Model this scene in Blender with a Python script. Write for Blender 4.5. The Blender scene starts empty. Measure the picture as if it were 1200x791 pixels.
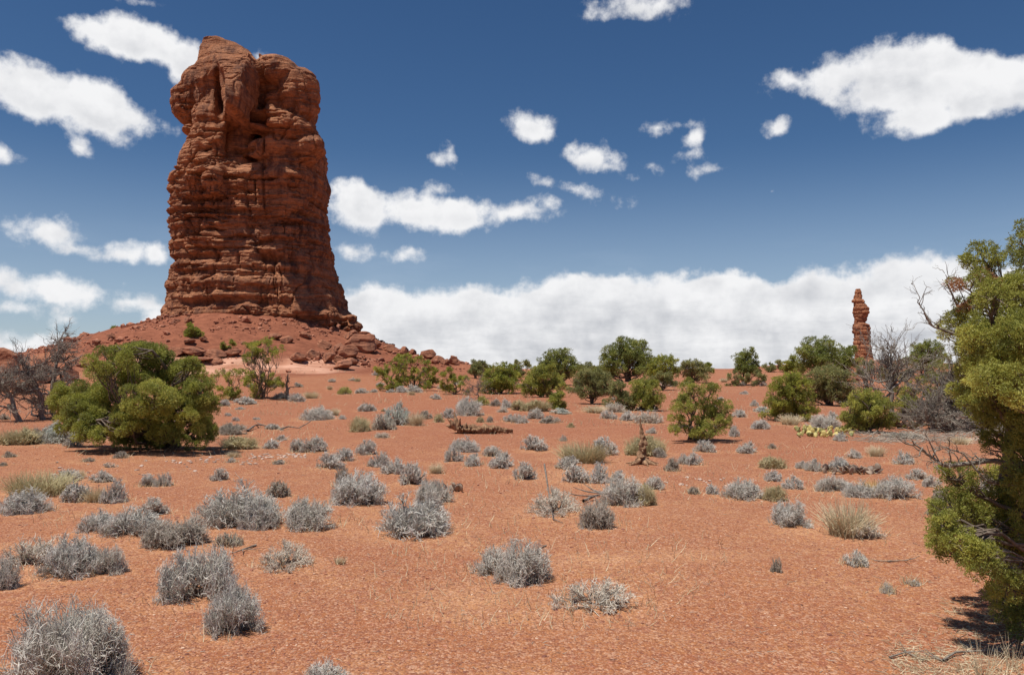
import bpy, math, random
import numpy as np
from math import sin, cos, pi, radians, atan2, asin, sqrt

# ------------------------------------------------------------------ camera
FPX = 933.0                      # focal length in pixels of the 1200-wide frame
EYE = 1.6
PITCH = math.atan2(36.5, FPX)
C = bpy.context.scene.collection
cam_data = bpy.data.cameras.new('camera')
cam = bpy.data.objects.new('camera', cam_data)
C.objects.link(cam)
cam.location = (0, 0, EYE)
cam.rotation_euler = (pi / 2 + PITCH, 0, 0)
cam_data.sensor_width = 36.0
cam_data.lens = FPX / 1200.0 * 36.0
cam_data.clip_start = 0.05
cam_data.clip_end = 20000
scene = bpy.context.scene
scene.camera = cam
scene.view_settings.view_transform = 'Standard'
scene.view_settings.look = 'None'
scene.view_settings.gamma = 1.0
scene.view_settings.exposure = 0.0
scene.render.engine = 'CYCLES'

SUN_EL = radians(68)
SUN_AZ = radians(-128)           # measured from +Y towards +X: left and a little behind
SUN_STR = 5.0
SKY_STR = 0.075

sd = bpy.data.lights.new('sun', 'SUN')
sd.energy = SUN_STR
sd.angle = radians(0.53)
sd.color = (1.0, 0.95, 0.87)
so = bpy.data.objects.new('sun', sd)
C.objects.link(so)
sdir = (sin(SUN_AZ) * cos(SUN_EL), cos(SUN_AZ) * cos(SUN_EL), sin(SUN_EL))
from mathutils import Vector, Matrix
so.rotation_euler = Vector(sdir).to_track_quat('Z', 'Y').to_euler()
so.location = (-30, -10, 60)


def ray(px, py):
    u = (px - 600.0) / FPX
    v = (395.5 - py) / FPX
    return np.array([u, cos(PITCH) - v * sin(PITCH), sin(PITCH) + v * cos(PITCH)])


# ------------------------------------------------------------------ world: sky and clouds
def azel(px, py):
    d = ray(px, py)
    d = d / np.linalg.norm(d)
    return atan2(d[0], d[1]) * 9.33, asin(d[2]) * 9.33      # unit = about 100 px


CLOUDS = [  # cx, cy, rx, ry, tilt(deg, + = falls to the right)
    (112, 38, 42, 17, 10), (165, 48, 62, 30, 8), (214, 72, 30, 30, 30), (190, 60, 40, 26, 20), (165, 2, 26, 5, 0),
    (40, 105, 72, 36, 8), (105, 125, 80, 36, 14), (165, 142, 46, 20, 8), (90, 172, 24, 14, 30), (0, 180, 30, 14, 10),
    (302, 66, 10, 9, 0),
    (55, 272, 50, 18, 5), (90, 292, 42, 8, 6), (135, 300, 46, 12, 4), (182, 300, 18, 13, 0),
    (70, 345, 105, 20, 4), (150, 356, 45, 7, 2), (25, 363, 70, 14, 3), (20, 405, 90, 20, 4), (110, 412, 60, 16, 6), (150, 338, 12, 4, 0),
    (425, 243, 48, 30, 10), (480, 248, 62, 25, 5), (545, 252, 62, 20, 0), (608, 246, 50, 12, 0), (650, 240, 28, 11, 0), (515, 222, 14, 5, 0),
    (410, 293, 24, 10, 0), (480, 297, 24, 10, 0), (622, 153, 30, 17, 10), (632, 142, 22, 8, 0),
    (688, 184, 44, 17, 3), (712, 196, 26, 9, 10), (680, 222, 42, 7, 14), (530, 186, 5, 10, -30), (516, 184, 6, 4, 0),
    (772, 150, 24, 11, -5), (815, 163, 15, 9, -20), (812, 183, 13, 4, 0), (840, 200, 17, 5, 0), (915, 148, 17, 11, -10),
    (800, 146, 16, 4, 0), (760, 192, 7, 3, 0), (905, 225, 4, 3, 0),
    (928, 96, 34, 14, 8), (985, 90, 52, 26, 0), (1065, 92, 95, 50, 5), (1145, 98, 75, 42, 10), (1075, 138, 62, 24, 0), (1205, 112, 50, 26, 5),
    (745, 8, 62, 15, 0), (700, 2, 25, 8, 0),
    (560, 425, 200, 92, 0), (440, 400, 100, 68, 0), (700, 430, 220, 112, 0), (850, 430, 170, 112, 0), (985, 425, 170, 118, 0), (1080, 415, 140, 122, 0),
    (1220, 420, 150, 112, 0), (1500, 430, 260, 100, 0), (300, 430, 170, 78, 0), (812, 322, 25, 10, 0), (685, 322, 14, 5, 0), (-250, 410, 200, 60, 0),
]


def build_world():
    w = bpy.data.worlds.new('World')
    scene.world = w
    w.use_nodes = True
    try:
        w.cycles.sampling_method = 'MANUAL'
        w.cycles.sample_map_resolution = 256
    except Exception:
        pass
    nt = w.node_tree
    N, L = nt.nodes, nt.links
    N.clear()

    def nd(t, **k):
        n = N.new(t)
        for a, b in k.items():
            setattr(n, a, b)
        return n

    def M(op, a, b=None, c=None, clamp=False):
        n = nd('ShaderNodeMath', operation=op, use_clamp=clamp)
        for i, s in enumerate((a, b, c)):
            if s is None:
                continue
            if isinstance(s, (int, float)):
                n.inputs[i].default_value = s
            else:
                L.new(s, n.inputs[i])
        return n.outputs[0]

    def mixc(f, a, b, blend='MIX'):
        n = nd('ShaderNodeMix', data_type='RGBA', blend_type=blend)
        for i, s in ((0, f), (6, a), (7, b)):
            if isinstance(s, (int, float)):
                n.inputs[i].default_value = s
            elif isinstance(s, tuple):
                n.inputs[i].default_value = (*s, 1)
            else:
                L.new(s, n.inputs[i])
        return n.outputs[2]

    sky = nd('ShaderNodeTexSky', sky_type='NISHITA')
    sky.sun_disc = False
    sky.sun_elevation = SUN_EL
    sky.sun_rotation = SUN_AZ
    sky.altitude = 1500
    sky.air_density = 1.0
    sky.dust_density = 0.3
    sky.ozone_density = 2.0
    tc = nd('ShaderNodeTexCoord')
    sep = nd('ShaderNodeSeparateXYZ')
    L.new(tc.outputs['Generated'], sep.inputs[0])
    az = M('MULTIPLY', M('ARCTAN2', sep.outputs[0], sep.outputs[1]), 9.33)
    el = M('MULTIPLY', M('ARCSINE', sep.outputs[2]), 9.33)
    cmb = nd('ShaderNodeCombineXYZ')
    L.new(az, cmb.inputs[0])
    L.new(el, cmb.inputs[1])
    P = cmb.outputs[0]

    def noise(vec, scale, detail, rough=0.55, off=(0, 0, 0), sc=(1, 1, 1), lac=2.0):
        m = nd('ShaderNodeMapping')
        m.inputs['Location'].default_value = off
        m.inputs['Scale'].default_value = sc
        L.new(vec, m.inputs['Vector'])
        n = nd('ShaderNodeTexNoise')
        n.inputs['Scale'].default_value = scale
        n.inputs['Detail'].default_value = detail
        n.inputs['Roughness'].default_value = rough
        n.inputs['Lacunarity'].default_value = lac
        L.new(m.outputs[0], n.inputs['Vector'])
        return n

    wn = noise(P, 1.6, 5, 0.6)
    wv = nd('ShaderNodeVectorMath', operation='SUBTRACT')
    L.new(wn.outputs['Color'], wv.inputs[0])
    wv.inputs[1].default_value = (0.5, 0.5, 0.5)
    wa = nd('ShaderNodeVectorMath', operation='MULTIPLY_ADD')
    L.new(wv.outputs[0], wa.inputs[0])
    wa.inputs[1].default_value = (0.30, 0.18, 0.0)
    L.new(P, wa.inputs[2])
    W = wa.outputs[0]
    F = SW = SY = None
    for (cx, cy, rx, ry, tilt) in CLOUDS:
        a0, e0 = azel(cx, cy)
        a1, _ = azel(cx - rx, cy)
        a2, _ = azel(cx + rx, cy)
        rxx = abs(a2 - a1) / 2 * (0.86 if rx < 30 else 1)
        _, e1 = azel(cx, cy - ry)
        _, e2 = azel(cx, cy + ry)
        ryy = abs(e2 - e1) / 2
        mp = nd('ShaderNodeMapping', vector_type='TEXTURE')
        mp.inputs['Location'].default_value = (a0, e0, 0)
        mp.inputs['Rotation'].default_value = (0, 0, -radians(tilt))
        mp.inputs['Scale'].default_value = (rxx, ryy, 1)
        L.new(W, mp.inputs['Vector'])
        ln = nd('ShaderNodeVectorMath', operation='LENGTH')
        L.new(mp.outputs[0], ln.inputs[0])
        r = min(rxx, ryy) * 1.05
        d = M('MULTIPLY_ADD', ln.outputs['Value'], -r, r)
        F = d if F is None else M('SMOOTH_MAX', F, d, 0.04)
        if rx >= 40 and cy < 330:
            sp_ = nd('ShaderNodeSeparateXYZ')
            L.new(mp.outputs[0], sp_.inputs[0])
            wgt = M('MAXIMUM', M('ADD', d, 0.12), 0.0)
            SW = wgt if SW is None else M('ADD', SW, wgt)
            SY = M('MULTIPLY', sp_.outputs[1], wgt) if SY is None else M('MULTIPLY_ADD', sp_.outputs[1], wgt, SY)
    n1 = noise(P, 2.6, 12, 0.60)
    nlo = noise(P, 1.3, 4, 0.5, off=(5, 2, 0))
    crisp = noise(P, 0.9, 3, 0.5, off=(9, 4, 0))
    n2 = noise(P, 2.2, 4, 0.55, off=(-0.10, 0.22, 0))
    n3 = noise(P, 2.2, 4, 0.55)
    nn = M('SUBTRACT', n1.outputs['Fac'], 0.5)
    dens = M('MULTIPLY_ADD', nn, M('MULTIPLY_ADD', crisp.outputs['Fac'], 1.1, -0.10), F)
    dens = M('MULTIPLY_ADD', M('SUBTRACT', nlo.outputs['Fac'], 0.5), 0.22, dens)
    ss = nd('ShaderNodeMapRange', interpolation_type='SMOOTHSTEP')
    L.new(dens, ss.inputs[0])
    ss.inputs[1].default_value = -0.025
    L.new(M('MULTIPLY_ADD', crisp.outputs['Fac'], 0.30, -0.03), ss.inputs[2])
    alpha = ss.outputs[0]
    # relief of the cloud: brighter where it rises towards the sun, greyer underneath
    rel = M('SUBTRACT', n3.outputs['Fac'], n2.outputs['Fac'])
    core = nd('ShaderNodeMapRange')
    L.new(dens, core.inputs[0])
    core.inputs[1].default_value = 0.05
    core.inputs[2].default_value = 0.5
    core.inputs[3].default_value = 0.0
    core.inputs[4].default_value = 0.14
    st = noise(W, 1.0, 6, 0.6, sc=(0.30, 1.7, 1), off=(3.1, 0.2, 0))
    stm = nd('ShaderNodeMapRange')
    L.new(st.outputs['Fac'], stm.inputs[0])
    stm.inputs[1].default_value = 0.43
    stm.inputs[2].default_value = 0.58
    grey = M('MULTIPLY', core.outputs[0], M('MULTIPLY_ADD', stm.outputs[0], 1.7, 0.5))
    low = nd('ShaderNodeMapRange')
    L.new(el, low.inputs[0])
    low.inputs[1].default_value = 1.15
    low.inputs[2].default_value = 0.0
    low.inputs[3].default_value = 0.0
    low.inputs[4].default_value = 0.09
    grey = M('ADD', grey, M('MULTIPLY', low.outputs[0], M('MULTIPLY_ADD', stm.outputs[0], 1.1, 0.25)))
    grey = M('MULTIPLY_ADD', rel, -0.8, grey, clamp=True)
    ly = M('DIVIDE', SY, M('ADD', SW, 0.001))
    under = nd('ShaderNodeMapRange', interpolation_type='SMOOTHSTEP')
    L.new(M('MULTIPLY_ADD', nn, 1.6, ly), under.inputs[0])
    under.inputs[1].default_value = 0.25
    under.inputs[2].default_value = -0.75
    under.inputs[4].default_value = 0.30
    edge = nd('ShaderNodeMapRange', interpolation_type='SMOOTHSTEP')
    L.new(dens, edge.inputs[0])
    edge.inputs[1].default_value = 0.04
    edge.inputs[2].default_value = 0.22
    grey = M('MULTIPLY_ADD', under.outputs[0], edge.outputs[0], grey, clamp=True)
    ccol = mixc(grey, (0.92, 0.92, 0.93), (0.33, 0.355, 0.41))
    # clear sky, deepened the way a dry high-altitude sky looks
    hsv = nd('ShaderNodeHueSaturation')
    hsv.inputs['Hue'].default_value = 0.503
    hsv.inputs['Saturation'].default_value = SKY_SAT
    hsv.inputs['Value'].default_value = SKY_VAL
    L.new(sky.outputs[0], hsv.inputs['Color'])
    # cloud colours are given in picture units, so divide by the strength of the background
    k = nd('ShaderNodeVectorMath', operation='SCALE')
    L.new(ccol, k.inputs[0])
    k.inputs['Scale'].default_value = 1.0 / SKY_STR
    thin = noise(P, 0.9, 6, 0.6, sc=(0.5, 2.2, 1), off=(7, 3, 0))
    tm = nd('ShaderNodeMapRange')
    L.new(thin.outputs['Fac'], tm.inputs[0])
    tm.inputs[1].default_value = 0.5
    tm.inputs[2].default_value = 0.75
    tl = nd('ShaderNodeMapRange')
    L.new(el, tl.inputs[0])
    tl.inputs[1].default_value = 1.6
    tl.inputs[2].default_value = 0.6
    lowz = nd('ShaderNodeMapRange', interpolation_type='SMOOTHSTEP')
    L.new(el, lowz.inputs[0])
    lowz.inputs[1].default_value = 2.6
    lowz.inputs[2].default_value = 0.1
    veil = M('ADD', M('MULTIPLY', M('MULTIPLY', tm.outputs[0], tl.outputs[0]), 0.30), M('MULTIPLY', lowz.outputs[0], 0.5))
    k3 = nd('ShaderNodeVectorMath', operation='SCALE')
    k3.inputs[0].default_value = (0.46, 0.56, 0.70)
    k3.inputs['Scale'].default_value = 1.0 / SKY_STR
    fin = mixc(veil, hsv.outputs[0], k3.outputs[0])
    fin = mixc(M('MULTIPLY', alpha, 0.985), fin, k.outputs[0])
    bg = nd('ShaderNodeBackground')
    bg.inputs['Strength'].default_value = SKY_STR
    L.new(fin, bg.inputs['Color'])
    out = nd('ShaderNodeOutputWorld')
    L.new(bg.outputs[0], out.inputs['Surface'])


SKY_SAT = 1.22
SKY_VAL = 0.95
build_world()


# ------------------------------------------------------------------ numeric noise
def _h(ix, iy, iz, seed=0):
    h = (ix.astype(np.int64) * 374761393 + iy.astype(np.int64) * 668265263 + iz.astype(np.int64) * 2147483647 % 1274126177
         + np.int64(seed) * 1013904223) & 0xffffffff
    h = ((h ^ (h >> 13)) * 1274126177) & 0xffffffff
    h = ((h ^ (h >> 16)) * 2246822519) & 0xffffffff
    h = (h ^ (h >> 15)) & 0xffffffff
    return h.astype(np.float64) / 4294967295.0


def vnoise(x, y, z, seed=0):
    x = np.asarray(x, float); y = np.asarray(y, float) + 0 * x; z = np.asarray(z, float) + 0 * x
    ix, iy, iz = np.floor(x), np.floor(y), np.floor(z)
    fx, fy, fz = x - ix, y - iy, z - iz
    fx = fx * fx * (3 - 2 * fx); fy = fy * fy * (3 - 2 * fy); fz = fz * fz * (3 - 2 * fz)
    r = 0
    for dx in (0, 1):
        wx = fx if dx else 1 - fx
        for dy in (0, 1):
            wy = fy if dy else 1 - fy
            for dz in (0, 1):
                wz = fz if dz else 1 - fz
                r = r + wx * wy * wz * _h(ix + dx, iy + dy, iz * 1 + dz * 1 + 0.0, seed + 7)
    return r * 2 - 1


def fbm(x, y, z, octv=4, seed=0, gain=0.5):
    r = 0; a = 1.0; s = 1.0; t = 0
    for o in range(octv):
        r = r + a * vnoise(x * s + 13.1 * o, y * s - 7.7 * o, z * s + 3.3 * o, seed + o)
        t += a; a *= gain; s *= 2.03
    return r / t


# ------------------------------------------------------------------ mesh helpers
def mesh(name, V, F, mat=None, smooth=False, attr=None):
    V = np.ascontiguousarray(V, dtype=np.float32).reshape(-1, 3)
    F = np.ascontiguousarray(F, dtype=np.int32)
    k = F.shape[1]
    me = bpy.data.meshes.new(name)
    me.vertices.add(len(V)); me.vertices.foreach_set('co', V.ravel())
    me.loops.add(F.size); me.loops.foreach_set('vertex_index', F.ravel())
    me.polygons.add(len(F))
    me.polygons.foreach_set('loop_start', np.arange(0, F.size, k, dtype=np.int32))
    try:
        me.polygons.foreach_set('loop_total', np.full(len(F), k, dtype=np.int32))
    except Exception:
        pass
    me.polygons.foreach_set('use_smooth', np.full(len(F), smooth, dtype=bool))
    me.update(calc_edges=True)
    if attr:
        for an, av in attr.items():
            at = me.attributes.new(an, 'FLOAT', 'POINT')
            at.data.foreach_set('value', np.ascontiguousarray(av, dtype=np.float32))
    if mat:
        me.materials.append(mat)
    return me


def link(name, me, parent=None, mat=None):
    o = bpy.data.objects.new(name, me)
    C.objects.link(o)
    if parent:
        o.parent = parent
    if mat:
        o.material_slots[0].link = 'OBJECT'
        o.material_slots[0].material = mat
    return o


LABELS = {}


def tag(o, label, cat, group=None, kind=None):
    o['label'] = label
    o['category'] = cat
    if group:
        o['group'] = group
    if kind:
        o['kind'] = kind
    LABELS.setdefault(label, []).append(o.name)
    return o


def empty(name, loc, rz=0.0, sc=(1, 1, 1)):
    o = bpy.data.objects.new(name, None)
    o.empty_display_size = 0.2
    C.objects.link(o)
    o.location = loc
    o.rotation_euler = (0, 0, rz)
    o.scale = sc
    return o


def tubes(P, R, sides=3):
    """P (n,k,3) polylines, R (n,k) radii -> verts, quads"""
    P = np.asarray(P, float); R = np.asarray(R, float)
    n, k, _ = P.shape
    T = np.gradient(P, axis=1)
    T /= np.linalg.norm(T, axis=2, keepdims=True) + 1e-9
    up = np.zeros_like(T); up[..., 2] = 1
    par = np.abs(T[..., 2]) > 0.93
    up[par] = (1, 0, 0)
    # keep one reference per polyline to avoid twisting
    ref = np.where(np.abs(T[:, :1, 2:3]) > 0.8, np.array([1.0, 0.3, 0]), np.array([0, 0, 1.0]))
    ref = np.repeat(ref, k, axis=1)
    A = np.cross(T, ref); A /= np.linalg.norm(A, axis=2, keepdims=True) + 1e-9
    B = np.cross(T, A)
    ang = np.arange(sides) * 2 * pi / sides
    V = P[:, :, None, :] + R[:, :, None, None] * (np.cos(ang)[None, None, :, None] * A[:, :, None, :] + np.sin(ang)[None, None, :, None] * B[:, :, None, :])
    idx = np.arange(n * k * sides).reshape(n, k, sides)
    a = idx[:, :-1, :]; b = np.roll(idx, -1, axis=2)[:, :-1, :]
    c = np.roll(idx, -1, axis=2)[:, 1:, :]; d = idx[:, 1:, :]
    F = np.stack([a, b, c, d], axis=-1).reshape(-1, 4)
    return V.reshape(-1, 3), F


def join(parts):
    Vs, Fs, o = [], [], 0
    for V, F in parts:
        Vs.append(V); Fs.append(F + o); o += len(V)
    return np.vstack(Vs), np.vstack(Fs)


# ------------------------------------------------------------------ materials
def mat_new(name):
    m = bpy.data.materials.new(name)
    m.use_nodes = True
    m.node_tree.nodes.clear()
    return m


class NT:
    def __init__(s, m):
        s.m = m; s.N = m.node_tree.nodes; s.L = m.node_tree.links

    def nd(s, t, ins=None, **k):
        n = s.N.new(t)
        for a, b in k.items():
            setattr(n, a, b)
        for key, v in (ins or {}).items():
            if hasattr(v, 'is_linked') or isinstance(v, bpy.types.NodeSocket):
                s.L.new(v, n.inputs[key])
            else:
                if isinstance(v, tuple) and len(v) == 3 and n.inputs[key].type == 'RGBA':
                    v = (*v, 1)
                n.inputs[key].default_value = v
        return n

    def noise(s, vec, scale, detail=4, rough=0.55, **k):
        n = s.nd('ShaderNodeTexNoise', {'Scale': scale, 'Detail': float(detail), 'Roughness': rough, 'Vector': vec}, **k)
        return n.outputs['Fac']

    def ramp(s, f, a, b, lo=0.0, hi=1.0, smooth=False):
        n = s.nd('ShaderNodeMapRange', {0: f, 1: a, 2: b, 3: lo, 4: hi})
        if smooth:
            n.interpolation_type = 'SMOOTHSTEP'
        return n.outputs[0]

    def mix(s, f, a, b, blend='MIX'):
        return s.nd('ShaderNodeMix', {0: f, 6: a, 7: b}, data_type='RGBA', blend_type=blend).outputs[2]

    def math(s, op, a, b=0.0, c=0.0):
        return s.nd('ShaderNodeMath', {0: a, 1: b, 2: c}, operation=op).outputs[0]

    def coord(s, which='Object', scale=None):
        c = s.nd('ShaderNodeTexCoord').outputs[which]
        if scale:
            c = s.nd('ShaderNodeMapping', {'Vector': c, 'Scale': scale}).outputs[0]
        return c

    def bump(s, h, strength=0.5, dist=0.05, prev=None):
        ins = {'Height': h, 'Strength': strength, 'Distance': dist}
        if prev is not None:
            ins['Normal'] = prev
        return s.nd('ShaderNodeBump', ins).outputs[0]

    def out(s, shader):
        s.nd('ShaderNodeOutputMaterial', {'Surface': shader})


def mat_ground():
    m = mat_new('red_desert_soil'); t = NT(m)
    co = t.coord('Object')
    big = t.noise(co, 0.16, 5, 0.6)
    med = t.noise(co, 0.9, 5, 0.62)
    sm = t.noise(co, 7.0, 5, 0.65)
    grit = t.noise(co, 38.0, 3, 0.7)
    att = t.nd('ShaderNodeAttribute', attribute_name='rock').outputs['Fac']
    sandat = t.nd('ShaderNodeAttribute', attribute_name='sand').outputs['Fac']
    c = t.mix(t.ramp(big, 0.38, 0.64), (0.365, 0.132, 0.054), (0.45, 0.190, 0.080))
    redr = t.nd('ShaderNodeAttribute', attribute_name='clay').outputs['Fac']
    c = t.mix(redr, c, (0.34, 0.104, 0.038))
    c = t.mix(t.math('MULTIPLY', t.ramp(med, 0.48, 0.70, 0, 0.75), t.math('SUBTRACT', 1.0, t.math('MULTIPLY', redr, 0.7))), c, (0.56, 0.285, 0.122))
    c = t.mix(t.math('MULTIPLY', sandat, t.ramp(sm, 0.25, 0.6, 0.5, 1.0)), c, (0.66, 0.355, 0.17))
    c = t.mix(t.ramp(sm, 0.5, 0.75, 0, 0.6), c, (0.28, 0.090, 0.048))
    c = t.mix(t.ramp(grit, 0.52, 0.7, 0, 0.55), c, (0.22, 0.08, 0.045))
    # gravel lying on the soil: every cell a grit of its own colour
    vor = t.nd('ShaderNodeTexVoronoi', {'Scale': 55.0, 'Vector': co, 'Randomness': 1.0})
    sp = t.nd('ShaderNodeSeparateColor', {0: vor.outputs['Color']})
    c = t.mix(t.ramp(sp.outputs[0], 0.50, 0.95, 0, 0.75), c, (0.20, 0.075, 0.05))
    c = t.mix(t.ramp(sp.outputs[1], 0.72, 0.98, 0, 0.6), c, (0.66, 0.40, 0.26))
    v3 = t.nd('ShaderNodeTexVoronoi', {'Scale': 120.0, 'Vector': co, 'Randomness': 1.0})
    sp3 = t.nd('ShaderNodeSeparateColor', {0: v3.outputs['Color']})
    c = t.mix(t.ramp(sp3.outputs[0], 0.5, 0.95, 0, 0.6), c, (0.22, 0.08, 0.05))
    c = t.mix(t.ramp(sp3.outputs[1], 0.7, 0.98, 0, 0.5), c, (0.68, 0.42, 0.28))
    vor2 = t.nd('ShaderNodeTexVoronoi', {'Scale': 17.0, 'Vector': co, 'Randomness': 1.0})
    sp2 = t.nd('ShaderNodeSeparateColor', {0: vor2.outputs['Color']})
    c = t.mix(t.math('MULTIPLY', t.ramp(sp2.outputs[0], 0.7, 0.95, 0, 0.5), t.ramp(med, 0.35, 0.6)), c, (0.30, 0.10, 0.06))
    # talus / slickrock
    co2 = t.coord('Object', (0.25, 0.25, 1.6))
    ln = t.noise(co2, 1.3, 6, 0.65)
    rockc = t.mix(t.ramp(ln, 0.38, 0.62), (0.42, 0.19, 0.115), (0.64, 0.36, 0.25))
    tal = t.mix(t.ramp(t.noise(co, 1.3, 6, 0.7), 0.4, 0.65), (0.22, 0.078, 0.044), (0.33, 0.122, 0.068))
    isr = t.ramp(att, 1.0, 2.0)
    c = t.mix(t.ramp(att, 0.0, 1.0), c, tal)
    c = t.mix(isr, c, rockc)
    h = t.math('ADD', t.math('MULTIPLY', vor.outputs['Distance'], -0.5), t.math('MULTIPLY', sm, 0.8))
    n1 = t.bump(h, 0.9, 0.02)
    n1 = t.bump(med, 0.5, 0.06, n1)
    n1 = t.bump(t.math('MULTIPLY', ln, t.ramp(att, 0.3, 1.0)), 0.9, 0.35, n1)
    b = t.nd('ShaderNodeBsdfPrincipled', {'Base Color': c, 'Roughness': 0.95, 'Normal': n1})
    b.inputs['Specular IOR Level'].default_value = 0.15
    t.out(b.outputs[0])
    return m


def mat_rock(name, dark=(0.155, 0.066, 0.040), mid=(0.37, 0.148, 0.072), light=(0.52, 0.235, 0.12), bands=1.0, objc='Object', bd=0.25):
    m = mat_new(name); t = NT(m)
    co = t.coord(objc)
    band = t.noise(t.coord(objc, (0.05, 0.05, 1.1)), 1.5 * bands, 5, 0.7)
    fine = t.noise(co, 2.2, 8, 0.68)
    big = t.noise(co, 0.28, 5, 0.6)
    geo = t.nd('ShaderNodeNewGeometry')
    c = t.mix(t.ramp(band, 0.36, 0.60), mid, light)
    c = t.mix(t.ramp(fine, 0.46, 0.68, 0, 0.75), c, dark)
    streak = t.noise(t.coord(objc, (1.3, 1.3, 0.16)), 1.0, 5, 0.62)
    c = t.mix(t.math('MULTIPLY', t.ramp(streak, 0.46, 0.62, 0, 0.85), t.ramp(big, 0.40, 0.55)), c, (0.14, 0.066, 0.048))
    c = t.mix(t.ramp(t.noise(co, 9.0, 4, 0.6), 0.56, 0.75, 0, 0.5), c, light)
    bed = t.noise(t.coord(objc, (0.12, 0.12, 2.6)), 1.6 * bands, 5, 0.62)
    c = t.mix(t.ramp(bed, 0.54, 0.64, 0, 0.5), c, dark)  # dark bed pigment, also painting in the thin shadow lines between beds
    nrm = t.bump(fine, 0.9, bd)
    nrm = t.bump(bed, 1.0, bd * 1.2, nrm)
    nrm = t.bump(t.noise(t.coord(objc, (0.8, 0.8, 4.5)), 2.2, 6, 0.7), 0.8, bd * 0.8, nrm)
    nrm = t.bump(t.noise(co, 9.0, 6, 0.7), 0.6, bd * 0.25, nrm)
    b = t.nd('ShaderNodeBsdfPrincipled', {'Base Color': c, 'Roughness': 0.9, 'Normal': nrm})
    b.inputs['Specular IOR Level'].default_value = 0.2
    t.out(b.outputs[0])
    return m


def mat_leaf(name, a, b_, c_, trans=0.42, dead=None):
    m = mat_new(name); t = NT(m)
    tint = t.nd('ShaderNodeAttribute', attribute_name='tint').outputs['Fac']
    co = t.coord('Object')
    c = t.mix(t.ramp(tint, 0.0, 0.6), a, b_)
    c = t.mix(t.ramp(tint, 0.6, 1.0), c, c_)
    c = t.mix(t.ramp(t.noise(co, 3.0, 3), 0.35, 0.7, 0, 0.5), c, a)
    if dead:
        d = t.nd('ShaderNodeAttribute', attribute_name='dead').outputs['Fac']
        c = t.mix(d, c, dead)
    d = t.nd('ShaderNodeBsdfPrincipled', {'Base Color': c, 'Roughness': 0.55})
    d.inputs['Specular IOR Level'].default_value = 0.35
    tr = t.nd('ShaderNodeBsdfTranslucent', {'Color': c})
    mx = t.nd('ShaderNodeMixShader', {0: trans, 1: d.outputs[0], 2: tr.outputs[0]})
    t.out(mx.outputs[0])
    return m


def mat_bark(name, a, b_, rnd=False):
    m = mat_new(name); t = NT(m)
    co = t.coord('Object', (1, 1, 0.35))
    n = t.noise(co, 22, 5, 0.65)
    c = t.mix(t.ramp(n, 0.35, 0.68), a, b_)
    if rnd:
        r = t.nd('ShaderNodeObjectInfo').outputs['Random']
        c = t.mix(t.ramp(r, 0, 1, 0.0, 0.35), c, tuple(x * 0.62 for x in b_))
    nb = t.bump(n, 0.7, 0.01)
    b = t.nd('ShaderNodeBsdfPrincipled', {'Base Color': c, 'Roughness': 0.9, 'Normal': nb})
    b.inputs['Specular IOR Level'].default_value = 0.2
    t.out(b.outputs[0])
    return m


def mat_twig(name, base, tip, alt):
    """grey at the base, paler towards the tips, a little different on every plant"""
    m = mat_new(name); t = NT(m)
    tv = t.nd('ShaderNodeAttribute', attribute_name='tip').outputs['Fac']
    r = t.nd('ShaderNodeObjectInfo').outputs['Random']
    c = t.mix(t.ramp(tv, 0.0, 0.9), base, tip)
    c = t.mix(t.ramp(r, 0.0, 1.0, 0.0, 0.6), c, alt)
    n = t.noise(t.coord('Object'), 2.2, 3)
    c = t.mix(t.ramp(n, 0.4, 0.65, 0.0, 0.5), c, base)
    b = t.nd('ShaderNodeBsdfPrincipled', {'Base Color': c, 'Roughness': 0.75})
    b.inputs['Specular IOR Level'].default_value = 0.25
    t.out(b.outputs[0])
    return m


M_GROUND = mat_ground()
M_BUTTE = mat_rock('red_sandstone')
M_BOULDER = mat_rock('boulder_sandstone', (0.17, 0.066, 0.042), (0.32, 0.125, 0.070), (0.46, 0.205, 0.118), 2.0, bd=0.08)
M_SCREE = mat_rock('scree_sandstone', (0.20, 0.072, 0.045), (0.36, 0.130, 0.072), (0.52, 0.24, 0.15), 2.0, bd=0.04)
M_JUN = mat_leaf('juniper_foliage', (0.19, 0.205, 0.05), (0.42, 0.425, 0.085), (0.60, 0.575, 0.14), dead=(0.42, 0.21, 0.10))
M_JUN2 = mat_leaf('deep_juniper_foliage', (0.19, 0.22, 0.045), (0.40, 0.41, 0.070), (0.56, 0.54, 0.10))
M_PIN = mat_leaf('pinyon_foliage', (0.17, 0.20, 0.055), (0.32, 0.35, 0.085), (0.46, 0.47, 0.13))
M_OLIVE = mat_leaf('olive_foliage', (0.20, 0.21, 0.085), (0.35, 0.345, 0.125), (0.47, 0.45, 0.19))
M_BARK = mat_bark('juniper_bark', (0.10, 0.075, 0.055), (0.24, 0.19, 0.15))
M_DEAD = mat_bark('weathered_dead_wood', (0.14, 0.115, 0.09), (0.38, 0.335, 0.28))
M_DEADD = mat_bark('dark_dead_wood', (0.10, 0.08, 0.065), (0.32, 0.27, 0.23))
M_LOG = mat_bark('rotten_log_wood', (0.12, 0.06, 0.035), (0.42, 0.26, 0.15))
M_STEM = mat_bark('shrub_stem_bark', (0.10, 0.075, 0.06), (0.25, 0.20, 0.165))
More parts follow.
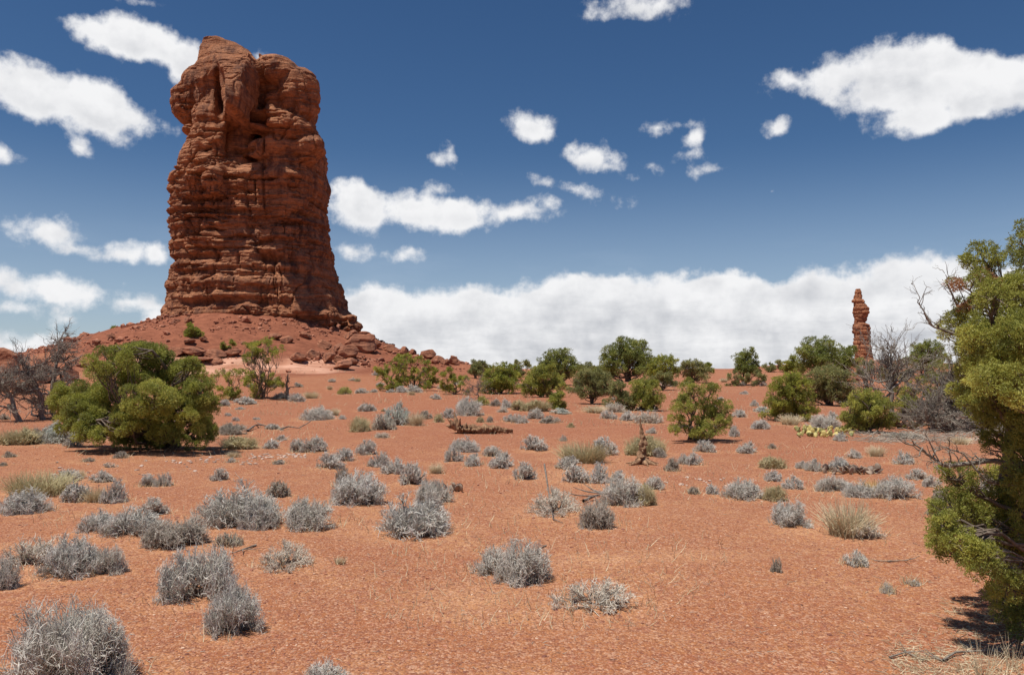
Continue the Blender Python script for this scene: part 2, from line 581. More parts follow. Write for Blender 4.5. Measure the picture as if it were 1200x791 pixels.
TW = {
    's': mat_twig('sage_twig', (0.23, 0.20, 0.16), (0.72, 0.695, 0.635), (0.62, 0.575, 0.49)),
    'n': mat_twig('brown_grey_twig', (0.18, 0.15, 0.115), (0.54, 0.485, 0.41), (0.44, 0.40, 0.31)),
    'g': mat_twig('olive_straw', (0.27, 0.22, 0.12), (0.62, 0.54, 0.32), (0.50, 0.45, 0.24)),
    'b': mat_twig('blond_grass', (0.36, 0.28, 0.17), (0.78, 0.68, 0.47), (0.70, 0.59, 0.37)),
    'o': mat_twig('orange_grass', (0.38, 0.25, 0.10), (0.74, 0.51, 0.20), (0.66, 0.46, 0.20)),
    'p': mat_twig('pale_straw_twig', (0.34, 0.29, 0.23), (0.74, 0.68, 0.58), (0.66, 0.59, 0.48)),
    'y': mat_twig('yellow_green_twig', (0.22, 0.22, 0.07), (0.50, 0.46, 0.13), (0.44, 0.42, 0.15)),
    'w': mat_twig('silver_green_twig', (0.30, 0.30, 0.25), (0.66, 0.69, 0.62), (0.58, 0.60, 0.52)),
}

# ------------------------------------------------------------------ terrain
BC = np.array([(305 - 600) / FPX * 80.0, 80.0])      # centre of the big butte
SPD = 200.0
SPC = np.array([(1011 - 600) / FPX * SPD, SPD])      # centre of the far spire
_pr = np.array([0, 8.0, 9.5, 11.5, 15, 18.8, 22, 27, 34, 44, 1e5])
_ph = np.array([6.9, 6.6, 5.9, 5.2, 4.05, 2.75, 1.9, 1.0, 0.3, 0, 0])


def terrain(x, y):
    x = np.asarray(x, float); y = np.asarray(y, float)
    d = np.hypot(x, y)
    far = np.clip((d - 3) / 40, 0, 1)
    h = 0.05 * fbm(x / 1.7, y / 1.7, 0, 3, 5) * np.clip(d / 6, 0.3, 1)
    h = h + (0.10 + 0.25 * far) * fbm(x / 11, y / 11, 0, 2, 9) * np.clip((d - 2) / 12, 0, 1)
    dx, dy = x - BC[0], y - BC[1]
    rho = np.hypot(dx, dy)
    warp = 1 + 0.06 * vnoise(dx / 8 + 3, dy / 8, 0, 21)
    rr = rho * warp
    m = np.interp(rr, _pr, _ph)
    m = m - 0.055 * dx * np.exp(-((rho - 12) / 9) ** 2)
    # ledges of slickrock stepping round the foot of the talus
    lw = np.exp(-((rr - 19.5) / 4.5) ** 2)
    q = m + 0.35 * fbm(x / 5, y / 5, 0, 3, 33)
    st = (np.floor(q / 0.42) + np.clip((q / 0.42 - np.floor(q / 0.42)) * 3.5 - 1.2, 0, 1)) * 0.42
    m = m + lw * 0.75 * (st - q)
    m = m + 0.20 * fbm(x / 1.6, y / 1.6, 0, 4, 41) * np.clip(m / 2.5, 0, 1)
    h = h + m
    # the low rise under the spire and the red ground beyond
    d2 = np.hypot((x - SPC[0]) / 34, (y - SPC[1]) / 34)
    h = h + 3.9 * np.exp(-d2 ** 2)
    h = h + np.clip((d - 260) / 700, 0, 1) * 1.2 * fbm(x / 160, y / 160, 0, 3, 51)
    # ridge of rock left of the butte
    h = h + 0.9 * np.exp(-(((x + 32) / 7) ** 2 + ((y - 55) / 9) ** 2))
    return h


def hit(px, py, dmin=2.0, dmax=600.0):
    d = ray(px, py)
    t = np.geomspace(dmin, dmax, 160)
    for _ in range(2):
        X, Y, Z = d[0] * t, d[1] * t, EYE + d[2] * t
        g = terrain(X, Y)
        u = Z < g
        k = int(np.argmax(u)) if u.any() else len(t) - 1
        k = max(k, 1)
        t = np.linspace(t[k - 1], t[k], 24)
    return np.array([X[k], Y[k], g[k]])


SHRUBS = []   # filled below, used for the sand around their feet


def build_terrain(points):
    fine = np.radians(np.arange(-43, 43.001, 0.12))
    coarse = np.radians(np.arange(45.5, 314.6, 2.5))
    th = np.concatenate([fine, coarse])
    r = np.concatenate([np.geomspace(0.5, 125, 620), np.geomspace(130, 9000, 80)])
    R, T = np.meshgrid(r, th, indexing='ij')
    X, Y = R * np.sin(T), R * np.cos(T)
    Z = terrain(X, Y)
    n, k = X.shape
    V = np.stack([X, Y, Z], -1).reshape(-1, 3)
    idx = np.arange(n * k).reshape(n, k)
    a = idx[:-1, :]; b = np.roll(idx, -1, 1)[:-1, :]; c = np.roll(idx, -1, 1)[1:, :]; d = idx[1:, :]
    F = np.stack([d, c, b, a], -1).reshape(-1, 4)
    V = np.vstack([V, [[0, 0, float(terrain(0, 0))]]])
    rho = np.hypot(X - BC[0], Y - BC[1])
    nz = fbm(X / 4, Y / 4, 0, 3, 61)
    rk = np.clip((24 - rho + 3 * nz) / 3, 0, 1)
    lw = np.clip((5.5 - np.abs(rho - 22.5) + 3.5 * nz) / 2, 0, 1) * np.clip((Y < BC[1] + 6) * 1.0, 0, 1)
    right = np.clip((X - BC[0] + 7) / 6, 0.15, 1) * np.clip((BC[0] + 17 - X) / 6, 0.3, 1)
    rk = np.maximum(rk, 2 * lw * right)
    d2 = np.hypot((X - SPC[0]) / 25, (Y - SPC[1]) / 45)
    rk = np.maximum(rk, np.clip(1.6 - d2 + 0.6 * nz, 0, 2) * (d2 < 1.6))
    sand = np.zeros_like(X)
    for (sx, sy, sr) in points:
        q = np.hypot(X - sx, Y - sy) / (sr * 1.7)
        sand = np.maximum(sand, np.clip(1.25 - q, 0, 1) * 0.8)
    # pale washed stretch of sand in the right foreground
    for (px, py, w, hh) in ((800, 650, 110, 10), (700, 655, 120, 10), (560, 700, 90, 30), (960, 625, 80, 12), (690, 560, 80, 18)):
        c0 = hit(px, py)
        s = c0[1] / FPX
        ww = w * s; dd = hh * s * c0[1] / EYE
        q = np.hypot((X - c0[0]) / ww, (Y - c0[1]) / dd)
        sand = np.maximum(sand, np.clip(1.2 - q, 0, 1) * 0.75)
    sand = np.clip(sand + 0.25 * fbm(X / 0.9, Y / 0.9, 0, 3, 71) * (sand > 0.02), 0, 1)
    clay = np.clip((np.hypot(X, Y) - 9 + 7 * fbm(X / 6, Y / 6, 0, 3, 171)) / 16, 0, 1) * (0.75 + 0.5 * fbm(X / 14, Y / 14, 0, 3, 172)) * (1 - 0.8 * sand)
    clay = np.clip(clay + 0.35 * np.clip(fbm(X / 2.2, Y / 2.2, 0, 3, 173) * 2, 0, 1) * (1 - sand), 0, 1)
    # one ring of triangles closes the middle, as degenerate-free quads are not needed there
    me = mesh('ground', V, F, M_GROUND, True, {'clay': np.append(clay.ravel(), 0), 'rock': np.append(rk.ravel(), 0), 'sand': np.append(sand.ravel(), 0)})
    o = link('ground', me)
    o['kind'] = 'structure'
    return o


# ------------------------------------------------------------------ rocks
def loft(prof, depth, D, cy_off=0.0, n=2.7, kz=1.0, kl=1.0, kr=1.0):
    """prof rows: py, xl, xr in the plane at distance D; depth(half width)->half depth"""
    rings = []
    for (py, xl, xr) in prof:
        ra, rb_ = ray(xl, py), ray(xr, py)
        z = EYE + ra[2] / ra[1] * (D * kz)          # the front rim is what one sees, a little nearer than the middle
        x0, x1 = ra[0] / ra[1] * D * kl, rb_[0] / rb_[1] * D * kr
        cx, hw = (x0 + x1) / 2, (x1 - x0) / 2
        hd = depth(hw, z)
        a = np.linspace(0, 2 * pi, 72, endpoint=False)
        ca, sa = np.cos(a), np.sin(a)
        rx = np.sign(ca) * np.abs(ca) ** (2 / n) * hw
        ry = np.sign(sa) * np.abs(sa) ** (2 / n) * hd
        rings.append(np.stack([cx + rx, D + cy_off + ry, np.full_like(rx, z)], -1))
    # resample rings
    V = np.array(rings)
    k, m, _ = V.shape
    idx = np.arange(k * m).reshape(k, m)
    up = V[-1, 0, 2] > V[0, 0, 2]
    a = idx[:-1]; b = np.roll(idx, -1, 1)[:-1]; c = np.roll(idx, -1, 1)[1:]; d = idx[1:]
    F = [list(q) for q in (np.stack([a, b, c, d], -1) if up else np.stack([a, d, c, b], -1)).reshape(-1, 4)]
    lo = list(idx[0]); hi = list(idx[-1])
    F.append(lo[::-1] if up else lo); F.append(hi if up else hi[::-1])
    return V.reshape(-1, 3), F


def blob(c, r, rot=0.0, tilt=0.0, sub=3):
    import bmesh
    bm = bmesh.new()
    bmesh.ops.create_icosphere(bm, subdivisions=sub, radius=1.0)
    V = np.array([v.co[:] for v in bm.verts]); F = [[v.index for v in f.verts] for f in bm.faces]
    bm.free()
    V = V * np.array(r)
    Rm = np.array(Matrix.Rotation(rot, 3, 'Z') @ Matrix.Rotation(tilt, 3, 'Y'))
    return V @ Rm.T + np.array(c), F


def wedge(front_pts, back_y):
    """closed hull from a list of points + the same points pushed back"""
    import bmesh
    bm = bmesh.new()
    for p in front_pts:
        bm.verts.new(p)
        bm.verts.new((p[0], back_y, p[2]))
    bmesh.ops.convex_hull(bm, input=bm.verts)
    bm.verts.index_update()
    V = np.array([v.co[:] for v in bm.verts]); F = [[v.index for v in f.verts] for f in bm.faces]
    bm.free()
    return V, F


def remesh(parts, voxel):
    Vs, Fs, o = [], [], 0
    for V, F in parts:
        Vs.append(V)
        Fs += [[int(i) + o for i in f] for f in F]
        o += len(V)
    me = bpy.data.meshes.new('tmp')
    me.from_pydata(np.vstack(Vs).tolist(), [], Fs)
    import bmesh
    bm = bmesh.new(); bm.from_mesh(me); bmesh.ops.recalc_face_normals(bm, faces=bm.faces); bm.to_mesh(me); bm.free()
    ob = bpy.data.objects.new('tmp', me); C.objects.link(ob)
    md = ob.modifiers.new('r', 'REMESH'); md.mode = 'VOXEL'; md.voxel_size = voxel
    dg = bpy.context.evaluated_depsgraph_get()
    res = bpy.data.meshes.new_from_object(ob.evaluated_get(dg))
    bpy.data.objects.remove(ob); bpy.data.meshes.remove(me)
    n = len(res.vertices)
    co = np.empty(n * 3); res.vertices.foreach_get('co', co)
    nr = np.empty(n * 3); res.vertices.foreach_get('normal', nr)
    return res, co.reshape(-1, 3), nr.reshape(-1, 3)


def smooth_normals(res, N, it=4):
    ne = len(res.edges)
    e = np.empty(ne * 2, dtype=np.int32); res.edges.foreach_get('vertices', e); e = e.reshape(-1, 2)
    for _ in range(it):
        A = N.copy()
        for k in range(3):
            A[:, k] += np.bincount(e[:, 0], N[e[:, 1], k], len(N)) + np.bincount(e[:, 1], N[e[:, 0], k], len(N))
        N = A / (np.linalg.norm(A, axis=1, keepdims=True) + 1e-9)
    return N


def strata(P, N, layers, offs, bulge, cell, block, seed, warp=0.35):
    x, y, z = P.T
    zw = z + warp * fbm(x / 5, y / 5, z / 7, 3, seed) + 0.10 * fbm(x / 0.9, y / 0.9, z / 2, 2, seed + 3)
    i = np.clip(np.searchsorted(layers, zw) - 1, 0, len(layers) - 2)
    f = (zw - layers[i]) / (layers[i + 1] - layers[i])
    th = layers[i + 1] - layers[i]
    loc = 0.55 + 0.9 * (vnoise(x / 3.5, y / 3.5, i * 3.7, seed + 11) * 0.5 + 0.5)
    d = offs[i] * loc
    d = d + bulge * np.clip(th, 0.25, 1.3) * (np.sqrt(np.clip(4 * f * (1 - f), 0, 1)) - 1.0)
    cw = cell * (0.6 + 0.9 * _h(i, i * 0, i * 0, seed + 5))
    jx = _h(i, i * 0 + 1, i * 0, seed + 6) * 7
    u = x / cw + jx + 0.25 * vnoise(x, y, z, seed + 8); v = y / cw + jx
    bl = _h(np.floor(u), np.floor(v), i * 1.0, seed + 9) - 0.5
    fu = np.abs(u - np.floor(u) - 0.5) * 2; fv = np.abs(v - np.floor(v) - 0.5) * 2
    crack = np.clip((np.maximum(fu * (np.abs(N[:, 0]) < 0.85), fv * (np.abs(N[:, 1]) < 0.7)) - 0.86) / 0.14, 0, 1)
    return d, bl * block, crack


def make_butte():
    D = 80.0
    body = [(420, 176, 440), (392, 180, 430), (380, 184, 425), (366, 189, 419), (357, 191, 412), (340, 192, 407), (325, 194, 401), (308, 195, 397),
            (280, 197, 394), (245, 196, 389), (225, 195, 388), (212, 198, 388), (200, 204, 386), (190, 214, 380), (184, 230, 368)]
    ta = [(260, 205, 300), (220, 197, 301), (205, 199, 301.5), (186, 209, 301.8), (167, 217, 302), (155, 224, 302), (140, 226, 302), (120, 226, 302), (96, 223.5, 302), (72, 223.5, 301),
          (66, 227, 301), (56, 231, 293), (49, 232, 284), (44, 233, 277), (41, 235, 272)]
    tb = [(260, 302, 384), (212, 303, 388), (193, 303.5, 386), (167, 304, 385), (145, 304, 380), (130, 304, 373), (101, 304, 374.5), (94, 304, 370), (79, 303.5, 356),
          (67, 304, 340), (61, 305, 328)]
    B = loft(body, lambda hw, z: hw * 0.86, D, 0, 2.7, 0.925, 0.968, 1.03)
    A = loft(ta, lambda hw, z: 5.6 - 1.8 * max(0, (z - 24) / 9), D, -1.0, 3.0, 0.94, 0.955, 0.965)
    Bb = loft(tb, lambda hw, z: 5.6 - 1.9 * max(0, (z - 24) / 9), D, -0.4, 2.8, 0.945, 0.965, 1.025)

    def P(px, py, dy):
        Dd = D + dy
        d_ = ray(px, py); d_ = d_ / d_[1] * Dd
        return (d_[0], Dd, EYE + d_[2])
    parts = [B, A, Bb]
    # the round shoulder hanging out on the left
    parts.append(blob(P(228, 124, -1.5), (2.1, 3.6, 2.3), 0, 0.15))
    parts.append(wedge([P(233, 52, -4.6), P(238, 46, -4.4), P(262, 45, -4.2), P(277, 50, -4.2), P(291, 58, -4.4), P(301, 70, -4.8), P(229, 72, -5.4),
                        P(226, 98, -5.8), P(301, 98, -5.4), P(262, 70, -6.6)], D + 1.5))
    parts.append(blob(P(236, 104, -2.2), (1.7, 3.0, 2.2)))
    parts.append(blob(P(225, 154, -3.0), (0.9, 1.8, 0.55)))
    # the overhanging nose of rock on the front of the left tower
    parts.append(wedge([P(249, 60, -8.0), P(292, 62, -7.6), P(252, 76, -8.6), P(262, 88, -10.6), P(284, 84, -10.0), P(296, 80, -8.0),
                        P(263, 104, -12.2), P(281, 112, -11.2), P(281, 128, -10.6), P(262, 132, -9.4), P(264, 116, -12.6), P(276, 138, -9.6)], D - 4.0))
    # bulging blocks on the flanks
    parts.append(blob(P(326, 84, -4.8), (2.3, 2.0, 1.5), 0, 0.25))
    parts.append(blob(P(348, 104, -4.4), (1.8, 2.0, 1.3), 0, 0.35))
    parts.append(blob(P(352, 112, -4.6), (2.1, 2.2, 2.7)))
    parts.append(blob(P(330, 146, -5.4), (3.2, 1.8, 1.4), 0, 0.2))
    parts.append(blob(P(318, 172, -5.2), (2.6, 1.6, 1.2), 0, -0.2))
    parts.append(blob(P(360, 172, -4.6), (1.9, 2.0, 1.8)))
    parts.append(blob(P(228, 210, -6.0), (1.0, 1.4, 0.9)))
    parts.append(blob(P(250, 212, -7.2), (0.9, 1.2, 1.3)))
    parts.append(blob(P(246, 196, -5.8), (1.8, 1.6, 1.2)))
    parts.append(blob(P(292, 366, -6.8), (1.8, 1.8, 1.2)))
    parts.append(blob(P(412, 380, -2.5), (1.3, 2.4, 1.0)))
    parts.append(blob(P(380, 374, -5.4), (1.6, 1.4, 0.9)))
    res, V, N = remesh(parts, 0.105)
    N = smooth_normals(res, N, 8)
    NH = N * np.array([1, 1, 0.18])
    rng = np.random.RandomState(4)
    zt = [-2.0]; 
    while zt[-1] < 42:
        z = zt[-1]
        if z < 13: th = rng.uniform(0.6, 1.9)
        elif z < 21.5: th = rng.choice([0.28, 0.4, 0.6, 0.85]) * rng.uniform(0.8, 1.2)
        else: th = rng.uniform(0.7, 2.6)
        zt.append(z + th)
    zt = np.array(zt)
    amp = np.interp((zt[:-1] + zt[1:]) / 2, [0, 7, 13, 14, 20, 23, 40], [0.16, 0.14, 0.14, 0.28, 0.28, 0.20, 0.18])
    offs = rng.uniform(-1.2, 0.5, len(zt) - 1) * amp
    d, bl, cr = strata(V, N, zt, offs, 0.22, 1.7, 0.40, 100, 0.6)
    x, y, z = V.T
    up = np.interp(z, [19, 24], [1.0, 0.55])
    patch = np.clip(0.5 + 1.3 * vnoise(V[:, 0] / 3, V[:, 1] / 3, V[:, 2] / 3, 333), 0, 1)
    disp = d + bl * up * patch - 0.25 * cr * up * patch
    disp = disp + 0.55 * fbm(x / 5.5, y / 5.5, z / 5, 3, 200) + 0.40 * fbm(x / 1.5, y / 1.5, z / 1.1, 4, 210)
    zt2 = np.cumsum(np.concatenate([[-2], rng.uniform(0.22, 0.5, 130)]))
    d2, _, _ = strata(V, N, zt2, rng.uniform(-0.20, 0.12, 130), 0.15, 1.0, 0.1, 150, 0.45)
    disp = disp + d2 * np.interp(z, [10, 14, 22, 27], [0.55, 1.0, 1.0, 0.45])
    # upright fluting and joints
    fl = fbm(x / 0.9, y / 0.9, z / 4.5, 3, 165)
    disp = disp + 0.35 * fl * np.interp(z, [8, 13, 15, 22, 26], [1.0, 0.8, 0.4, 0.6, 0.9]) - 0.45 * np.clip((1 - np.abs(fl) * 9), 0, 1) * np.clip(vnoise(x / 2, y / 2, z / 3, 166) * 2, 0, 1)
    # broken undercuts, long and low
    uc = fbm(x / 2.3, y / 2.3, (z + 0.5 * fbm(x / 5, y / 5, z / 7, 3, 100)) / 0.42, 3, 160)
    disp = disp - 0.55 * np.clip((uc - 0.16) / 0.16, 0, 1) * np.interp(z, [6, 12, 14, 20, 24], [0.3, 0.5, 1.0, 1.0, 0.5])
    # rounded joint blocks: ridged noise gives deep winding cracks
    rg = 1 - np.abs(fbm(x / 2.6, y / 2.6, z / 3.6, 3, 220))
    disp = disp - 0.38 * np.clip((rg - 0.92) / 0.08, 0, 1)
    # deep bedding recesses
    for (py, w, a, sd_) in ((252, 0.28, 0.9, 1), (262, 0.16, 0.5, 2), (236, 0.14, 0.5, 3), (303, 0.42, 1.0, 4), (318, 0.22, 0.7, 5), (283, 0.18, 0.5, 6), (356, 0.3, 0.6, 7), (221, 0.15, 0.4, 8), (157, 0.16, 0.4, 9), (376, 0.35, 0.9, 10)):
        zc = EYE + (432 - py) / FPX * 76
        zz = z + 0.4 * fbm(x / 5, y / 5, 0, 2, 300 + sd_)
        mask = np.clip(0.55 + 1.5 * vnoise(x / 3.2, y / 3.2, z / 4, 320 + sd_), 0, 1)
        disp = disp - a * np.exp(-((zz - zc) / w) ** 2) * mask
    px = x / y * FPX + 600
    py_ = 432 - (z - EYE) / y * FPX
    front = np.clip(-N[:, 1] * 1.5, 0, 1)
    # continuation of the cleft between the towers, and the hollow beside the nose
    cl = 303 + 2.5 * vnoise(z / 2.5, 0, 0, 400) + np.clip((py_ - 190) * 0.12, 0, 9)
    disp = disp - front * np.interp(py_, [150, 200], [1.0, 0.45]) * np.exp(-((px - cl) / 1.6) ** 2) * np.clip((262 - py_) / 20, 0, 1) * np.clip((py_ - 60) / 20, 0, 1)
    def dent(cx, cy, rx, ry, a):
        return -front * a * np.exp(-(((px - cx) / rx) ** 2) ** 1.5 - (((py_ - cy) / ry) ** 2) ** 1.5)
    hollow = dent(295, 118, 8, 34, 2.6) + dent(252, 106, 4.5, 28, 1.6) + dent(274, 158, 13, 20, 2.6) + dent(284, 142, 8, 14, 1.2)
    calm = 1 - 0.75 * np.exp(-(((px - 262) / 34) ** 4) - (((py_ - 112) / 36) ** 4))
    side = 1 - 0.45 * np.clip(np.abs(N[:, 0]) * 1.4 - 0.4, 0, 1)
    disp = disp * side
    topf = np.interp(z, [27.5, 30.5], [1.0, 0.3])
    V2 = V + NH * (disp * (0.25 + 0.75 * calm) * topf + hollow)[:, None]
    res.vertices.foreach_set('co', V2.ravel().astype(np.float32))
    res.polygons.foreach_set('use_smooth', np.zeros(len(res.polygons), dtype=bool))
    res.materials.clear(); res.materials.append(M_BUTTE)
    res.update()
    o = link('sandstone_butte', res)
    tag(o, 'huge red layered sandstone butte with two summits standing on the talus mound', 'butte')


def make_spire():
    D = SPD
    prof = [(430, 1000, 1026), (418, 1002.5, 1022), (410, 1001, 1020.5), (405, 1000, 1020), (395, 1001, 1019.5), (390, 1001, 1018), (385, 1000, 1019), (381, 1000, 1018.5), (378.5, 1003, 1014),
            (376, 1002, 1015), (370, 1001, 1016.5), (366, 1000.5, 1017), (360, 1000, 1016.5), (356, 1000.5, 1014), (352, 999.8, 1011), (348.5, 1001, 1010),
            (345, 1000.5, 1010), (341, 1001, 1009.5), (338.5, 1003.5, 1008)]
    L_ = loft(prof, lambda hw, z: hw * 0.95, D, 0, 2.6)
    res, V, N = remesh([L_], 0.14)
    N = smooth_normals(res, N, 4)
    rng = np.random.RandomState(9)
    zt = np.cumsum(np.concatenate([[0], rng.uniform(0.35, 1.3, 60)]))
    offs = rng.uniform(-0.25, 0.2, 60)
    d, bl, cr = strata(V, N, zt, offs, 0.3, 1.6, 0.3, 500, 0.3)
    x, y, z = V.T
    disp = 0.05 + d * 0.8 + bl * 0.8 - 0.2 * cr + 0.25 * fbm(x / 1.5, y / 1.5, z / 1.2, 3, 510)
    V2 = V + N * np.array([1, 1, 0.15]) * disp[:, None]
    res.vertices.foreach_set('co', V2.ravel().astype(np.float32))
    res.materials.clear(); res.materials.append(M_BUTTE)
    res.update()
    o = link('rock_spire', res)
    tag(o, 'slender stacked red rock spire rising behind the trees far at right', 'rock spire')


def rock_mesh(name, seed, flat=1.0, sub=4):
    rng = np.random.RandomState(seed)
    V, F = blob((0, 0, 0), (1, 1, 1), 0, 0, sub)
    for _ in range(11):
        n = rng.normal(size=3); n /= np.linalg.norm(n)
        k = rng.uniform(0.45, 0.78)
        s = V @ n
        V = V - np.outer(np.clip(s - k, 0, 9), n) * 0.93
    x, y, z = V.T
    V = V * (1 + 0.10 * fbm(x * 1.5, y * 1.5, z * 2.5, 4, seed))[:, None]
    V[:, 0] += 0.05 * np.sign(fbm(x * 0 + 3, y * 0, z * 5, 2, seed + 1))
    V = V / np.abs(V).max(axis=0)
    V[:, 2] *= flat
    return mesh(name, V, np.array(F), M_BOULDER, False)


# ------------------------------------------------------------------ shrubs (unit: radius 1, height 1)
def shrub_meshes(seed, n1=60, n2=900, n3=3800, spread=1.0, thick=1.0, upright=0.35):
    rng = np.random.RandomState(seed)
    K = 5
    az = rng.uniform(0, 2 * pi, n1)
    cz = rng.uniform(0.02, 0.97, n1) ** 1.05
    el = np.arcsin(cz)
    dirs = np.stack([np.cos(az) * np.cos(el), np.sin(az) * np.cos(el), np.sin(el)], -1)
    lump = 0.80 + 0.20 * vnoise(dirs[:, 0] * 2.2 + seed, dirs[:, 1] * 2.2, dirs[:, 2] * 2, seed)
    m_ = rng.randint(3, 6)
    ca = rng.uniform(0, 2 * pi, m_); cr_ = rng.uniform(0.15, 0.50, m_)
    cc_ = np.stack([np.cos(ca) * cr_, np.sin(ca) * cr_, np.zeros(m_)], -1); cc_[0] = 0
    cs_ = rng.uniform(0.50, 0.80, m_); cs_[0] = 0.9
    own = rng.randint(0, m_, n1)
    base = rng.normal(size=(n1, 3)) * 0.06 + cc_[own]; base[:, 2] = -0.02
    t = np.linspace(0, 1, K)[None, :, None]
    end = base + dirs * (lump * cs_[own])[:, None] * np.array([0.86, 0.86, 0.88])
    mid = base + (end - base) * 0.5 + rng.normal(size=(n1, 3)) * 0.06 + np.array([0, 0, 0.05])
    P1 = (1 - t) ** 2 * base[:, None] + 2 * t * (1 - t) * mid[:, None] + t ** 2 * end[:, None]
    P1[:, 1:, :] += rng.normal(size=(n1, K - 1, 3)) * 0.02
    R1 = np.linspace(0.020, 0.008, K)[None] * np.ones((n1, 1)) * thick
    stems = tubes(P1, R1, 4)

    def child(P, n, l0, l1, wob, tmin, rad, K2=4, bias=0.6, up_=0.4):
        m = len(P); kk = P.shape[1]
        i = rng.randint(0, m, n); tt = tmin + (1 - tmin) * rng.uniform(0, 1, n) ** 0.7
        f = tt * (kk - 1); a = np.minimum(np.floor(f).astype(int), kk - 2); fr = (f - a)[:, None]
        s = P[i, a] * (1 - fr) + P[i, a + 1] * fr
        d = P[i, a + 1] - P[i, a]; d /= np.linalg.norm(d, axis=1, keepdims=True) + 1e-9
        rad_d = s / (np.linalg.norm(s, axis=1, keepdims=True) + 1e-9)
        d = d * bias + rad_d * 0.35 + rng.normal(size=(n, 3)) * wob + np.array([0, 0, upright * up_])
        d /= np.linalg.norm(d, axis=1, keepdims=True) + 1e-9
        ln = rng.uniform(l0, l1, n)[:, None]
        bend = rng.normal(size=(n, 3)) * 0.35 + np.array([0, 0, 0.12])
        u = np.linspace(0, 1, K2)
        Q = s[:, None] + d[:, None] * (ln[:, None] * u[None, :, None]) + (bend * ln)[:, None] * (u[None, :, None] ** 2) * 0.6
        Q[..., 2] = np.maximum(Q[..., 2], 0.0 + 0.01)
        R = np.linspace(rad, rad * 0.35, K2)[None] * rng.uniform(0.7, 1.3, (n, 1))
        return Q, R
    P2, R2 = child(P1, n2, 0.22, 0.42, 0.42, 0.25, 0.0095 * thick)
    P3, R3 = child(P2, n3, 0.07, 0.17, 0.85, 0.15, 0.0085 * thick, 3, 0.4, 0.1)
    # keep inside a lumpy dome
    v2, f2 = tubes(P2, R2, 3); v3, f3 = tubes(P3, R3, 3)
    tip2 = np.repeat(np.linspace(0.15, 0.7, 4)[None, :, None], n2, 0).repeat(3, 2).ravel()
    tip3 = np.repeat(np.linspace(0.5, 1.0, 3)[None, :, None], n3, 0).repeat(3, 2).ravel()
    tv = np.concatenate([tip2, tip3])
    V, F = join([(v2, f2), (v3, f3)])
    # deeper in the plant the twigs take more of the darker base colour
    rr = np.linalg.norm(V, axis=1)
    tv = np.clip(tv * 0.55 + 0.55 * np.clip((rr - 0.3) / 0.65, 0, 1), 0, 1)
    dome = 0.78 * (1 + 0.10 * vnoise(V[:, 0] * 2.5 + seed, V[:, 1] * 2.5, V[:, 2] * 2.5, seed + 9))
    k = np.where(rr > dome, dome + (rr - dome) * 0.48, rr) / (rr + 1e-9)
    V = V * k[:, None]
    s = np.percentile(np.hypot(V[:, 0], V[:, 1]), 97); h = np.percentile(V[:, 2], 98.5)
    sc = np.array([1 / s, 1 / s, 1 / h])
    return stems[0] * sc, stems[1], V * sc, F, tv


def grass_mesh(name, seed, n=900, spread=0.8, thin=0.012, droop=0.5, base=0.35, K=5):
    rng = np.random.RandomState(seed)
    az = rng.uniform(0, 2 * pi, n); r = base * np.sqrt(rng.uniform(0, 1, n))
    a2 = az + rng.normal(size=n) * 0.9
    lean = rng.uniform(0.05, 1, n) ** 1.0 * spread
    H = rng.uniform(0.45, 1.0, n) * (1 - 0.35 * lean)
    t = np.linspace(0, 1, K)
    X = (r * np.cos(az))[:, None] + (lean * np.cos(a2))[:, None] * (t[None] ** (1 + droop))
    Y = (r * np.sin(az))[:, None] + (lean * np.sin(a2))[:, None] * (t[None] ** (1 + droop))
    Z = H[:, None] * (t[None] * (1.25 - 0.25 * droop * t[None] * lean[:, None] * 2)) - 0.02
    P = np.stack([X, Y, Z], -1)
    P[:, 1:] += rng.normal(size=(n, K - 1, 3)) * 0.015
    R = thin * np.linspace(1, 0.25, K)[None] * rng.uniform(0.6, 1.3, (n, 1))
    V, F = tubes(P, R, 3)
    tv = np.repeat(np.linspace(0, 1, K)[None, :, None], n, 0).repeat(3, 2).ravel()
    s = np.percentile(np.hypot(V[:, 0], V[:, 1]), 97); h = np.percentile(V[:, 2], 98)
    V = V / np.array([s, s, h])
    return mesh(name, V, F, TW['b'], False, {'tip': tv})


SV = []
for k in range(6):
    a, b, c, d, e = shrub_meshes(10 + k, n1=48, n2=760, n3=4600, thick=0.85, upright=[0.3, 0.5, 0.2, 0.4, 0.6, 0.3][k])
    SV.append((mesh('woody_stems', a, b, M_STEM), mesh('twigs', c, d, TW['s'], False, {'tip': e})))
SPARSE = []
for k in range(3):
    a, b, c, d, e = shrub_meshes(40 + k, n1=26, n2=300, n3=1500, thick=1.0, upright=0.5)
    SPARSE.append((mesh('woody_stems', a, b, M_STEM), mesh('twigs', c, d, TW['s'], False, {'tip': e})))
FARS = []
for k in range(6):
    a, b, c, d, e = shrub_meshes(110 + k, n1=30, n2=300, n3=1150, thick=1.9, upright=0.3)
    FARS.append((mesh('woody_stems', a, b, M_STEM), mesh('twigs', c, d, TW['s'], False, {'tip': e})))
a, b, c, d, e = shrub_meshes(60, n1=60, n2=1300, n3=7500, thick=0.6, upright=0.3)
NEARSH = (mesh('woody_stems', a, b, M_STEM), mesh('twigs', c, d, TW['s'], False, {'tip': e}))
GR = [grass_mesh('grass_blades', 70 + k, 420, 0.75, 0.012, 0.5, 0.45) for k in range(3)]
GRT = [grass_mesh('grass_blades', 80 + k, 750, 0.55, 0.009, 0.35, 0.6) for k in range(2)]
GSP = [grass_mesh('grass_blades', 90, 30, 0.8, 0.010, 0.3, 0.15)]

